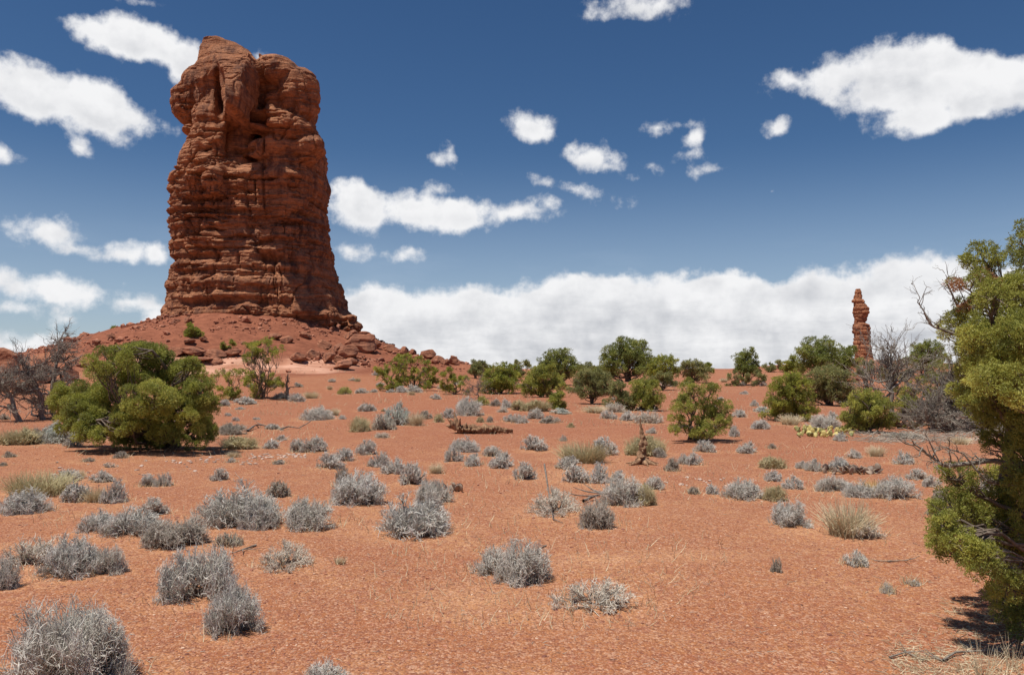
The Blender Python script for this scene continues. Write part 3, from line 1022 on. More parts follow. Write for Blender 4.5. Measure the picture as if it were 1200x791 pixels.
# x, base y, width, height (pixels of the 1200 frame), kind, label
S = [
    (48, 812, 142, 104, 'S', 'very large grey sagebrush filling the bottom left corner, nearest of all'),
    (2, 691, 34, 44, 's', 'grey sagebrush cut by the left edge, above the bottom left corner shrub'),
    (42, 664, 72, 36, 'p', 'pinkish pale twiggy brush spreading low behind the left foreground sagebrush'),
    (74, 678, 66, 52, 's', 'dense grey sagebrush with dark base, joined to pinkish brush at left'),
    (123, 674, 38, 36, 's', 'small round sagebrush standing just right of the dense dark-based one'),
    (226, 706, 84, 66, 's', 'large spiky sagebrush left of centre, just behind the pale blue-grey one'),
    (268, 746, 64, 62, 's', 'pale blue-grey ragged sagebrush, the front one of the foreground pair'),
    (330, 667, 68, 34, 'p', 'low pale straw-coloured brush alone in the left centre foreground'),
    (265, 641, 30, 18, 'n', 'tiny brown-grey brush right of the long low sagebrush row'),
    (199, 642, 66, 36, 'n', 'olive brown twiggy brush at the right end of the long low row'),
    (150, 629, 66, 34, 's', 'grey sagebrush in the middle of the long low row'),
    (108, 624, 42, 27, 's', 'small sagebrush at the left end of the long low row'),
    (176, 605, 33, 25, 's', 'small grey sagebrush just above the long low row'),
    (272, 616, 90, 50, 's', 'broad dense sagebrush, widest in the left middle distance'),
    (300, 620, 44, 40, 's', 'sagebrush lobe leaning against the front of the broad dense one'),
    (325, 583, 26, 22, 'n', 'little olive grey brush between two wide sagebrush in the left middle'),
    (362, 621, 60, 40, 's', 'round sagebrush with bare stems showing below, right of the broad one'),
    (421, 592, 64, 42, 's', 'wide grey sagebrush with yellow grass behind it, centre left'),
    (400, 571, 22, 27, 'n', 'dark olive brush poking up behind the wide sagebrush with yellow grass'),
    (478, 628, 94, 46, 's', 'long low spreading sagebrush, biggest in the centre foreground'),
    (508, 592, 44, 31, 's', 'neat round sagebrush beside the dead cactus pads'),
    (575, 673, 46, 36, 'q', 'thin see-through twiggy sagebrush at the left of a touching pair'),
    (614, 684, 64, 55, 's', 'tall bare-twigged sagebrush at the right of a touching pair'),
    (700, 715, 94, 36, 'p', 'flat pale brush alone in the empty gravel, nearest to the bottom centre'),
    (650, 603, 68, 33, 'p', 'straw-coloured low brush with a dark stick rising from it'),
    (703, 620, 42, 37, 'n', 'bushy grey-brown shrub just right of the straw-coloured low brush'),
    (732, 594, 52, 38, 's', 'dense upright sagebrush right of centre above the bushy grey-brown shrub'),
    (756, 593, 26, 29, 'g', 'olive straw tuft pressed against a dense upright sagebrush'),
    (767, 575, 23, 18, 's', 'small sagebrush behind the olive straw tuft'),
    (614, 563, 28, 24, 's', 'round grey ball of sagebrush alone below the end of the log'),
    (626, 529, 30, 21, 's', 'sagebrush with yellowish top right of the fallen log'),
    (660, 518, 8, 9, 's', 'tiny lone sprig of sagebrush in open red soil'),
    (684, 543, 62, 28, 'G', 'wide olive straw grass mound ringed by grey sagebrush'),
    (667, 551, 29, 19, 's', 'sagebrush at the left foot of the olive grass mound'),
    (676, 567, 30, 24, 's', 'sagebrush in front of the olive grass mound, left of two'),
    (703, 567, 27, 27, 's', 'tall sagebrush in front of the olive grass mound, right of two'),
    (726, 565, 19, 16, 's', 'small sagebrush at the right end of the cluster by the olive mound'),
    (709, 534, 32, 25, 's', 'ragged pale sagebrush rising behind the olive grass mound'),
    (759, 535, 46, 27, 'g', 'rounded olive brown bush right behind the twisted dead stump'),
    (773, 537, 18, 14, 'n', 'dark little brush at the right foot of the bush behind the stump'),
    (764, 509, 14, 9, 's', 'small grey tuft just above the bush behind the stump'),
    (790, 553, 19, 19, 'n', 'brownish round shrub, front one of three below the lone juniper'),
    (801, 545, 13, 15, 's', 'narrow sagebrush, middle one of three below the lone juniper'),
    (814, 546, 20, 18, 's', 'grey sagebrush, right one of three below the lone juniper'),
    (827, 531, 27, 16, 's', 'sagebrush in the shade at the right foot of the lone juniper'),
    (814, 580, 13, 11, 'n', 'tiny brown tuft, left of two in open soil right of centre'),
    (836, 580, 15, 14, 's', 'tiny grey tuft, right of two in open soil right of centre'),
    (872, 586, 45, 26, 's', 'wide double sagebrush facing the lone juniper, well in front of it'),
    (910, 588, 26, 21, 'g', 'olive brown shrub right beside the wide double sagebrush'),
    (930, 574, 24, 18, 's', 'small sagebrush up and right of the olive brown shrub'),
    (906, 565, 20, 15, 's', 'leaning sagebrush below the straw brush on the right'),
    (908, 550, 29, 16, 'g', 'straw brush with brown base on the right side'),
    (877, 532, 25, 16, 's', 'sagebrush alone right of the lone juniper shade'),
    (906, 527, 10, 8, 'n', 'tiny brown tuft alone between the lone juniper and the cactus patch'),
    (940, 550, 14, 11, 's', 'low grey tuft touching the left side of a rounder sagebrush'),
    (954, 553, 20, 17, 's', 'round sagebrush left of the dead cactus litter'),
    (985, 554, 26, 21, 's', 'sagebrush growing out of the dead cactus litter'),
    (1002, 538, 18, 13, 's', 'sagebrush behind the one in the dead cactus litter'),
    (1029, 536, 23, 16, 'b', 'blond tuft with grey base in front of the shaded litter strip'),
    (1061, 545, 23, 18, 's', 'pale round sagebrush just left of the bare reaching branch'),
    (1079, 563, 25, 15, 's', 'sagebrush under the tip of the bare reaching branch'),
    (1094, 572, 20, 17, 's', 'sagebrush half hidden by the near juniper, below the bare branch'),
    (1105, 589, 20, 18, 'n', 'dull shrub peeping out left of the near juniper'),
    (1092, 604, 11, 10, 'n', 'tiny tuft in the soil left of the near juniper'),
    (979, 577, 40, 20, 's', 'sagebrush behind the tall blond grass, left of the orange grass'),
    (1010, 583, 36, 20, 's', 'sagebrush directly behind the tall blond grass'),
    (1028, 582, 34, 21, 'o', 'orange yellow grass tuft behind the tall blond grass'),
    (1054, 586, 46, 29, 's', 'wide twiggy sagebrush right of the orange yellow grass'),
    (930, 618, 46, 33, 's', 'rounded sagebrush left of the tall blond grass'),
    (1000, 631, 72, 51, 'B', 'tall blond grass tussock, brightest plant on the right'),
    (1018, 632, 48, 24, 'p', 'grey drooping skirt of dry blades at the foot of the blond tussock'),
    (911, 672, 14, 21, 'n', 'small narrow seedling shrub alone on the right gravel'),
    (1005, 664, 27, 21, 's', 'small pale sagebrush in open gravel below the blond tussock'),
    (1041, 696, 16, 14, 's', 'tiny round tuft left of the near juniper shadow'),
    (1071, 687, 15, 8, 's', 'tiny flat tuft above the near juniper shadow'),
    (966, 503, 38, 18, 's', 'sagebrush standing behind the yellow prickly pear patch'),
    (986, 518, 15, 13, 's', 'little sagebrush at the right end of the prickly pear patch'),
    (861, 513, 12, 16, 's', 'upright sagebrush touching the right side of the lone juniper'),
    (892, 504, 21, 13, 's', 'sagebrush below the dark branching juniper, left'),
    (867, 490, 16, 11, 's', 'sagebrush peeping out behind the right of the lone juniper'),
    (894, 484, 20, 8, 'w', 'low silvery brush at the left foot of the dark branching juniper'),
    (885, 477, 10, 9, 's', 'small grey tuft left of the dark branching juniper'),
    (873, 463, 10, 5, 's', 'far small tuft on the red slope right of the lone juniper'),
    (849, 449, 11, 6, 'b', 'far blond tuft left of the far slim tree'),
    (928, 499, 30, 15, 'b', 'grey blond tuft at the foot of the dark branching juniper'),
    (977, 491, 14, 10, 's', 'small sagebrush behind the prickly pear patch sagebrush'),
    (990, 475, 18, 10, 's', 'bluish brush at the foot of the broad olive juniper'),
    (713, 492, 19, 12, 's', 'dark grey sagebrush with a bump on top, below the yellowish juniper'),
    (737, 494, 19, 14, 's', 'sagebrush at the left of the row under the yellowish juniper'),
    (758, 497, 36, 17, 'p', 'pale wide brush at the right of the row under the yellowish juniper'),
    (759, 482, 24, 9, 's', 'bluish brush in the shade of the yellowish juniper'),
    (722, 484, 28, 13, 'p', 'pale straw brush at the left foot of the yellowish juniper'),
    (697, 485, 30, 11, 'b', 'blond grass strip left of the yellowish juniper'),
    (656, 486, 24, 8, 'w', 'low silver brush under the small bright bush'),
    (608, 482, 22, 14, 'g', 'pale olive grass left of the small bright bush, farther left'),
    (630, 483, 32, 15, 'g', 'pale olive grass mound touching the small bright bush'),
    (627, 492, 19, 14, 's', 'sagebrush in front of the pale olive grass mound'),
    (609, 497, 20, 13, 's', 'sagebrush above the right end of the log'),
    (645, 497, 24, 11, 'n', 'dark low brush in front of the small bright bush'),
    (669, 502, 9, 7, 'g', 'tiny olive tuft alone below the small bright bush'),
    (783, 454, 18, 9, 'p', 'pale far tuft behind the lone juniper, left'),
    (551, 488, 34, 24, 's', 'large hazy grey sagebrush above the fallen log'),
    (525, 491, 19, 14, 's', 'sagebrush left of the large hazy one above the log'),
    (513, 496, 13, 12, 'g', 'small olive tuft at the right of the weedy thicket'),
    (498, 492, 18, 12, 'n', 'brown low brush inside the weedy thicket'),
    (464, 499, 30, 31, 'w', 'tall pale silver brush, highest of the weedy thicket'),
    (487, 500, 22, 19, 'b', 'blond tuft right of the tall pale silver brush'),
    (447, 505, 30, 22, 'n', 'dark olive brush left of the tall pale silver brush'),
    (421, 507, 24, 20, 'g', 'olive brush at the left end of the weedy thicket'),
    (430, 483, 21, 11, 's', 'sagebrush behind the left end of the weedy thicket'),
    (448, 514, 19, 8, 'p', 'flat pale tuft below the weedy thicket'),
    (385, 550, 31, 22, 's', 'sagebrush, lowest left of the trio left of centre'),
    (402, 541, 26, 18, 's', 'sagebrush, middle of the trio left of centre'),
    (429, 534, 27, 21, 's', 'round sagebrush, right of the trio left of centre'),
    (445, 548, 27, 20, 's', 'sagebrush at the upper end of the diagonal row'),
    (461, 556, 30, 21, 's', 'sagebrush in the middle of the diagonal row'),
    (483, 569, 32, 30, 's', 'largest sagebrush, at the lower end of the diagonal row'),
    (511, 556, 19, 16, 'b', 'blond tuft at the right of the diagonal row'),
    (348, 531, 22, 19, 's', 'left half of a double sagebrush left of centre'),
    (366, 531, 28, 21, 's', 'right half of a double sagebrush left of centre'),
    (369, 493, 38, 18, 's', 'wide sagebrush with yellow stems at the foot of the mound'),
    (392, 488, 13, 11, 'b', 'pale tuft at the right of the wide sagebrush by the mound'),
    (544, 530, 34, 18, 's', 'sagebrush just below the thick end of the log'),
    (532, 542, 22, 20, 's', 'left front sagebrush of the cluster below the log'),
    (555, 547, 22, 18, 's', 'middle front sagebrush of the cluster below the log'),
    (577, 536, 27, 15, 's', 'right rear sagebrush of the cluster below the log'),
    (588, 549, 32, 21, 's', 'right front sagebrush of the cluster below the log'),
    (565, 476, 18, 13, 'y', 'yellow green brush above the large hazy sagebrush'),
    (580, 477, 12, 10, 'n', 'dark brush right of the yellow green one'),
    (594, 479, 18, 12, 's', 'sagebrush right of the dark brush by the yellow green one'),
    (589, 484, 13, 7, 'p', 'low pale tuft under the sagebrush near the yellow green brush'),
    (597, 495, 15, 10, 's', 'sagebrush just above the thin end of the log'),
    (574, 496, 9, 9, 'n', 'small brown tuft above the log, right of two'),
    (563, 496, 9, 8, 'g', 'small olive tuft above the log, left of two'),
    (510, 469, 13, 8, 's', 'lone dome of grey sagebrush in front of the open green bush'),
    (517, 457, 12, 6, 'p', 'pale flat tuft left of the open green bush'),
    (470, 461, 16, 9, 's', 'sagebrush at the foot of the spread-out bush, left'),
    (484, 461, 22, 11, 's', 'sagebrush at the foot of the spread-out bush, right'),
    (482, 464, 9, 7, 'b', 'blond tuft in front of the spread-out bush'),
    (458, 461, 11, 5, 's', 'low tuft left of the spread-out bush'),
    (438, 461, 10, 5, 's', 'second low grey tuft on the line left of the spread-out bush'),
    (422, 462, 17, 7, 's', 'third and widest grey tuft on the line left of the spread-out bush'),
    (403, 463, 16, 10, 'y', 'yellow olive brush at the foot of the pink slickrock'),
    (386, 458, 8, 6, 'b', 'pale knob of grass at the foot of the pink slickrock'),
    (285, 475, 25, 11, 's', 'sagebrush at the foot of the slim pinyon'),
    (262, 477, 12, 9, 's', 'sagebrush at the right side of the great juniper, far'),
    (264, 471, 8, 8, 'o', 'bright orange flowering tuft right of the great juniper'),
    (299, 468, 10, 8, 'y', 'yellow tuft under the slim pinyon'),
    (281, 481, 11, 4, 's', 'flat tuft in the soil in front of the slim pinyon'),
    (345, 472, 22, 12, 's', 'rounded grey green brush right of the dark snag'),
    (364, 468, 20, 10, 'b', 'blond brush right of the rounded grey green one'),
    (327, 468, 15, 8, 's', 'sagebrush just left of the dark snag'),
    (272, 510, 34, 15, 'n', 'domed grey olive brush right of the great juniper, rear'),
    (276, 527, 44, 17, 'g', 'wide straw olive brush right of the great juniper, front'),
    (317, 527, 21, 13, 's', 'sagebrush with a white stick in front of it'),
    (329, 517, 13, 8, 's', 'small tuft behind the sagebrush with the white stick'),
    (319, 504, 16, 8, 's', 'small sagebrush beside the thin fallen branches'),
    (300, 493, 9, 4, 's', 'tiny flat tuft above the thin fallen branches'),
    (273, 537, 16, 10, 'b', 'small blond tuft in front of the straw olive brush'),
    (271, 543, 10, 8, 's', 'tiny grey tuft below the small blond tuft'),
    (327, 545, 15, 7, 'n', 'flat brown tuft among the pale stones'),
    (258, 564, 23, 17, 's', 'round grey sagebrush below the pale stones'),
    (38, 583, 76, 33, 'G', 'wide olive straw grass mound at the left edge'),
    (25, 602, 52, 31, 's', 'blue-grey sagebrush in front of the left olive grass mound'),
    (75, 565, 30, 17, 's', 'sagebrush behind the left olive grass mound'),
    (92, 562, 14, 13, 'b', 'blond tuft right of the left olive grass mound'),
    (88, 589, 32, 26, 's', 'lilac sagebrush between the left olive mound and the blond tuft'),
    (108, 590, 27, 22, 'b', 'blond grass tuft inside the left sagebrush cluster'),
    (132, 590, 31, 31, 's', 'blue-grey upright sagebrush at the right of the left cluster'),
    (116, 566, 25, 16, 's', 'sagebrush at the back of the left cluster'),
    (127, 549, 16, 8, 'p', 'pale flat tuft in front of the great juniper'),
    (102, 542, 12, 6, 'n', 'brownish flat tuft in front of the great juniper, left'),
    (172, 571, 20, 18, 's', 'left one of two touching round sagebrush below the great juniper'),
    (190, 571, 21, 19, 's', 'right one of two touching round sagebrush below the great juniper'),
    (9, 537, 14, 9, 'n', 'small brown tuft near the left edge'),
    (3, 547, 9, 6, 'n', 'smaller brown tuft at the left edge, just below another'),
    (140, 538, 16, 10, 'n', 'dark brush tuft tucked under the great juniper'),
    (18, 522, 44, 22, 'g', 'grey olive brush band at the left edge under the dead trees'),
    (44, 520, 34, 20, 'n', 'brown grey brush between the olive band and the silver brush'),
    (68, 520, 46, 28, 'w', 'silver green brush left of the great juniper'),
    (84, 524, 22, 16, 's', 'grey tuft between the silver green brush and the great juniper'),
    (3, 493, 12, 9, 'n', 'small dark tuft under the red boulders at the left edge'),
    (398, 662, 9, 10, 'b', 'tiny dry sprig alone in the gravel left of centre'),
    (378, 806, 52, 32, 'q', 'bleached twiggy shrub cut off by the bottom edge'),
    (1062, 515, 44, 9, 'n', 'grey brown low brush in the litter under the dead tangle'),
    (1110, 500, 34, 18, 's', 'grey brush under the dead tangle, left of the near juniper'),
    (1150, 505, 44, 24, 's', 'grey brush seen through the gap in the near juniper, left'),
    (1186, 512, 34, 24, 'n', 'grey brush seen through the gap in the near juniper, right'),
    (1128, 522, 24, 12, 'b', 'dry tuft below the gap in the near juniper'),
    (1170, 580, 40, 26, 's', 'sagebrush showing behind the lower part of the near juniper'),
    (440, 441, 9, 6, 's', 'small tuft on the mound left of the spread-out bush'),
    (538, 452, 12, 6, 's', 'grey tuft right behind the open green bush'),
    (600, 452, 12, 6, 'n', 'far brown tuft between two rounded junipers'),
    (805, 452, 10, 5, 's', 'far grey tuft behind the top of the lone juniper'),
    (845, 470, 9, 5, 's', 'far grey tuft right beside the crown of the lone juniper'),
    (1160, 800, 60, 62, 'D', 'dry straw-coloured weed stalks in the bottom right corner'),
    (1192, 788, 44, 50, 'D', 'dry arching grass stalks at the foot of the near juniper'),
]
KINDNAME = {'s': 'sagebrush', 'S': 'sagebrush', 'q': 'twiggy_shrub', 'n': 'desert_shrub', 'p': 'pale_shrub', 'w': 'silver_shrub', 'y': 'yellow_shrub',
            'g': 'straw_shrub', 'G': 'grass_mound', 'b': 'grass_tuft', 'B': 'grass_tussock', 'o': 'grass_tuft', 'D': 'dry_weed'}
KINDGRP = {'s': 'sagebrush on the red flat', 'S': 'sagebrush on the red flat', 'q': 'bare twiggy shrubs', 'n': 'brownish desert shrubs', 'p': 'pale low shrubs', 'w': 'silver shrubs',
           'y': 'yellow green shrubs', 'g': 'straw olive shrubs', 'G': 'olive grass mounds', 'b': 'blond grass tufts', 'B': 'blond grass tufts', 'o': 'blond grass tufts', 'D': 'dry weeds under the near juniper'}
rs = random.Random(3)
for q, (px, py, w, h, kd, lab) in enumerate(S):
    p = hit(px, py - 1.0)
    s = p[1] / FPX
    SHRUBS.append((p[0], p[1] + w * s * 0.25, w * s * 0.5))
build_terrain(SHRUBS)
make_butte()
make_spire()

for q, (px, py, w, h, kd, lab) in enumerate(S):
    p = hit(px, py - 1.0)
    s = p[1] / FPX
    r, hh = w * s * 0.56, h * s * 0.81
    p[1] += r * 0.35
    p[2] = float(terrain(p[0], p[1])) - 0.01
    rz = rs.uniform(0, 6.28)
    cat = 'grass' if kd in 'bBoGD' else 'shrub'
    ry_ = min(r, max(hh * 0.75, r * 0.6))
    if kd in 'sSqnpwy':
        st, tw = NEARSH if kd == 'S' else (rs.choice(SPARSE) if kd in 'qp' else rs.choice(FARS if w < 34 else SV))
        mt = TW['s' if kd in 'Sq' else kd]
        e = empty(KINDNAME[kd], tuple(p), rz, (r, r, hh))
        link('woody_stems', st, e)
        link('twigs', tw, e, mt)
        tag(e, lab, cat, KINDGRP[kd])
    elif kd == 'g':
        e = empty(KINDNAME[kd], tuple(p), rz, (r, r, hh))
        link('woody_stems', rs.choice(SPARSE)[0], e)
        if h > 14:
            link('blades', rs.choice(GRT), e, TW['g'])
        link('twigs', rs.choice(FARS)[1], e, TW['g'])
        tag(e, lab, cat, KINDGRP[kd])
    else:
        me = {'b': GR[0], 'B': GR[1], 'o': GR[2], 'G': GRT[0], 'D': GSP[0]}[kd]
        if kd == 'b': me = rs.choice(GR)
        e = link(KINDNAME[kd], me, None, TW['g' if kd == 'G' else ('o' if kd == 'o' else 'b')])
        e.location = p; e.rotation_euler = (0, 0, rz); e.scale = (r, r, hh)
        tag(e, lab, cat, KINDGRP[kd])


rt = random.Random(21)
for q in range(85):
    y_ = 446 + 55 * rt.random() ** 1.2
    x_ = rt.uniform(260, 1180)
    if any(abs(x_ - a_[0]) < a_[2] * .6 and abs(y_ - a_[1]) < 7 for a_ in S):
        continue
    p = hit(x_, y_)
    s_ = p[1] / FPX
    w_ = rt.uniform(5, 13) * s_
    kd = rt.choice('ssnpg')
    e = empty('sagebrush' if kd == 's' else KINDNAME[kd], tuple(p), rt.uniform(0, 6.28), (w_ * .5, w_ * .5, w_ * rt.uniform(.32, .5)))
    m_ = rt.choice(FARS)
    link('woody_stems', m_[0], e); link('twigs', m_[1], e, TW[kd])
    tag(e, 'one of many tiny %s tufts scattered over the far red flat' % {'s': 'grey', 'n': 'brown', 'p': 'pale', 'g': 'olive'}[kd], 'shrub', 'tiny %s far tufts' % {'s': 'grey', 'n': 'brown', 'p': 'pale', 'g': 'olive'}[kd])


# ------------------------------------------------------------------ trees
def limb_paths(rng, a, b, n, K=7, wob=0.12, sag=0.0):
    """n wobbly paths from a (n,3) to b (n,3)"""
    t = np.linspace(0, 1, K)[None, :, None]
    L_ = np.linalg.norm(b - a, axis=1)[:, None, None]
    side = rng.normal(size=(n, 1, 3)) * wob * L_
    w = np.cumsum(rng.normal(size=(n, K, 3)), axis=1) * wob * 0.22 * L_
    w = w - t * w[:, -1:, :]
    P = a[:, None] * (1 - t) + b[:, None] * t + side * (4 * t * (1 - t)) * 0.5 + w
    P[..., 2] += sag * L_[..., 0] * (4 * t * (1 - t))[..., 0] * -0.25
    return P


def foliage(rng, cen, rad, tuft, dens=1.0, spikes=7, up=0.5, nsub=12, deadlobe=None, hollow=0.55):
    """leafy lobes: sub-lobes carrying tufts of little pointed sprays"""
    subc, subr, tint, dl = [], [], [], []
    for li, (c, r) in enumerate(zip(cen, rad)):
        k = max(5, int(nsub * rng.uniform(0.8, 1.2)))
        d = rng.normal(size=(k, 3)); d[:, 2] = d[:, 2] * 0.9 + 0.25
        d /= np.linalg.norm(d, axis=1, keepdims=True)
        rr = r * rng.uniform(hollow, 0.80, k)[:, None]
        subc.append(c + d * rr)
        subr.append(r.mean() * rng.uniform(0.18, 0.40, k))
        tint.append(np.clip(rng.normal(0.5, 0.22, k) + rng.normal(0, 0.12), 0, 1))
        dl.append(np.full(k, 1.0 if (deadlobe is not None and li == deadlobe) else 0.0) * (rng.uniform(size=k) < 0.45))
    subc = np.vstack(subc); subr = np.concatenate(subr); tint = np.concatenate(tint); dl = np.concatenate(dl)
    cnt = np.maximum(8, (dens * 5.0 * subr ** 2 / tuft ** 2).astype(int))
    i = np.repeat(np.arange(len(subc)), cnt)
    n = len(i)
    d = rng.normal(size=(n, 3)); d[:, 2] += 0.35
    d /= np.linalg.norm(d, axis=1, keepdims=True)
    rad_ = subr[i] * rng.uniform(0.45, 1.1, n) ** 0.6
    P = subc[i] + d * rad_[:, None] * np.array([1, 1, 0.85])
    j = np.repeat(np.arange(n), spikes)
    m = len(j)
    dd = d[j] * 0.7 + rng.normal(size=(m, 3)) * 0.62 + np.array([0, 0, up * 0.35])
    dd /= np.linalg.norm(dd, axis=1, keepdims=True)
    L_ = tuft * rng.uniform(0.7, 1.5, m)[:, None]
    s = np.cross(dd, rng.normal(size=(m, 3))); s /= np.linalg.norm(s, axis=1, keepdims=True) + 1e-9
    b = P[j] + rng.normal(size=(m, 3)) * tuft * 0.35
    w = tuft * 0.19
    V = np.stack([b, b + dd * L_ * 0.45 + s * w, b + dd * L_, b + dd * L_ * 0.45 - s * w], 1).reshape(-1, 3)
    F = np.arange(m * 4).reshape(-1, 4)
    tv = np.clip(tint[i][j] + rng.normal(0, 0.12, m), 0, 1)
    return V, F, np.repeat(tv, 4), np.repeat(dl[i][j], 4), subc, subr


def build_tree(name, base, cen, rad, leafmat, label, seed, trunk_r, group=None, cat='tree', dens=1.0, px=None, trunk_top=None,
               up=0.5, nsub=12, deadlobe=None, twigs=True, side_limbs=False, barkmat=None, lean=(0, 0), hollow=0.55, tuftk=1.0):
    rng = np.random.RandomState(seed)
    D = base[1]
    tuft = max(0.021, 1.6 * D / FPX) * tuftk
    base = np.array(base, float)
    cen = np.array(cen, float) - base; rad = np.array(rad, float)
    V, F, tv, dv, subc, subr = foliage(rng, cen, rad, tuft, dens, 6, up, nsub, deadlobe, hollow)
    e = empty(name, tuple(base))
    me = mesh('crown', V, F, leafmat, False, {'tint': tv, 'dead': dv})
    link('crown', me, e)
    # trunk and limbs
    n = len(cen)
    top = cen[:, 2].max()
    tt = trunk_top if trunk_top else 0.45 * top
    a = np.zeros((n, 3)); f = rng.uniform(0.15, 1.0, n) * np.clip(cen[:, 2] / top, 0.15, 1)
    a[:, 2] = f * tt if not side_limbs else np.clip(cen[:, 2] * 0.8 - 0.1, 0.1, tt)
    a[:, :2] = np.array(lean)[None] * a[:, 2:3] + cen[:, :2] * 0.05
    K = 8
    PL = limb_paths(rng, a, cen, n, K, 0.10 if side_limbs else 0.22)
    RL = np.linspace(trunk_r * 0.42, trunk_r * 0.10, K)[None] * rng.uniform(0.7, 1.2, (n, 1))
    parts = [tubes(PL, RL, 6)]
    T = limb_paths(rng, np.array([[0, 0, -0.08]]), np.array([[lean[0] * tt, lean[1] * tt, tt]]), 1, 10, 0.10)
    TR = (np.linspace(1.15, 0.45, 10) ** 1.0)[None] * trunk_r
    TR[0, 0] *= 1.35
    parts.append(tubes(T, TR, 10))
    if len(cen) > 3 and not side_limbs:   # a few extra stems from the ground, as junipers have
        m = min(4, n // 3)
        ii = rng.choice(n, m, replace=False)
        b0 = rng.normal(size=(m, 3)) * trunk_r * 0.9; b0[:, 2] = -0.05
        parts.append(tubes(limb_paths(rng, b0, cen[ii], m, K, 0.18), np.linspace(trunk_r * 0.6, trunk_r * 0.1, K)[None] * np.ones((m, 1)), 6))
    if twigs:
        k = len(subc)
        near = np.argmin(((subc[:, None] - cen[None]) ** 2).sum(-1), 1)
        st = PL[near, rng.randint(4, K, k)]
        parts.append(tubes(limb_paths(rng, st, subc, k, 5, 0.16), np.linspace(trunk_r * 0.13, trunk_r * 0.04, 5)[None] * np.ones((k, 1)), 4))
    VV, FF = join(parts)
    link('trunk', mesh('trunk', VV, FF, barkmat or M_BARK, True), e)
    tag(e, label, cat, group)
    return e


def lobes_px(base_px, base_py, L_, D=None, depth_k=0.8, seed=0, spread=None):
    """lobes drawn as (x, y, rx, ry[, dy]) at the depth of the base"""
    rng = np.random.RandomState(seed + 77)
    if D is None:
        b = hit(base_px, base_py - 0.5)
    else:
        b = np.array([(base_px - 600) / FPX * D, D, 0.0]); b[2] = float(terrain(b[0], b[1]))
    D = b[1]; s = D / FPX
    cen, rad = [], []
    xs = [l[0] for l in L_]
    hw = (max(xs) - min(xs)) / 2 * s + 1e-3
    for l in L_:
        x, y, rx, ry = l[:4]
        dy = l[4] if len(l) > 4 else rng.uniform(-0.8, 0.8) * hw * depth_k
        d = ray(x, y); t = (D + dy) / d[1]
        k = (D + dy) / D
        cen.append([d[0] * t, D + dy, EYE + d[2] * t])
        rad.append([rx * s * k, (rx + ry) / 2 * s * k, ry * s * k])
    return b, cen, rad


def auto_lobes(x0, x1, y0, y1, n, seed, style='round', ry=None):
    """lobes filling a crown box; y0 top, y1 bottom (pixels)"""
    rng = np.random.RandomState(seed)
    w = (x1 - x0) / 2; cx = (x0 + x1) / 2; h = y1 - y0
    out = []
    k = 0
    while len(out) < n and k < 500:
        k += 1
        u = rng.uniform(-1, 1); v = rng.uniform(0, 1)
        lim = sqrt(max(0, 1 - (v * 0.92) ** 2)) if style == 'round' else (1 - 0.45 * v if style == 'tall' else 1)
        if abs(u) > lim:
            continue
        r = rng.uniform(0.26, 0.42) * (1.0 if style != 'sparse' else 0.72) * min(w, h * 0.8)
        x = cx + u * (w - r * 0.9); y = y1 - r * 0.6 - v * (h - 1.5 * r)
        if all(((x - a) ** 2 + (y - b) ** 2) > (0.55 * r) ** 2 for a, b, *_ in out):
            out.append((x, y, r * 1.1, r * 0.9))
    return out


# great juniper on the left
L1 = [(130, 425, 30, 18), (165, 420, 34, 20), (190, 435, 26, 18), (110, 455, 28, 22), (85, 475, 26, 18), (145, 450, 32, 24), (215, 445, 26, 22), (235, 460, 18, 18),
      (180, 470, 34, 24), (100, 490, 26, 14), (130, 500, 26, 18), (150, 515, 24, 12), (205, 480, 26, 20), (228, 490, 22, 18), (240, 478, 14, 18), (225, 510, 24, 16), (195, 510, 22, 14),
      (175, 518, 20, 10), (243, 505, 10, 20), (120, 470, 24, 20), (160, 485, 24, 20), (72, 462, 14, 14), (80, 495, 18, 12), (100, 508, 16, 10), (225, 428, 12, 10), (140, 410, 16, 8)]
L1 = [(x, y, rx * 1.12, ry * 1.12) for x, y, rx, ry in L1] + [(98, 496, 22, 16, -0.5), (122, 512, 20, 13, -0.6), (88, 478, 20, 16, -0.3), (145, 498, 22, 16, -0.8), (112, 486, 20, 16, -0.2)]
b, c, r = lobes_px(165, 529, L1, None, 0.75, 1)
b[1] += 1.2
build_tree('juniper_tree', b, c, r, M_JUN, 'great spreading yellow green juniper on the left in front of the talus mound', 11, 0.12, 'junipers on the flat', dens=1.35, nsub=19)

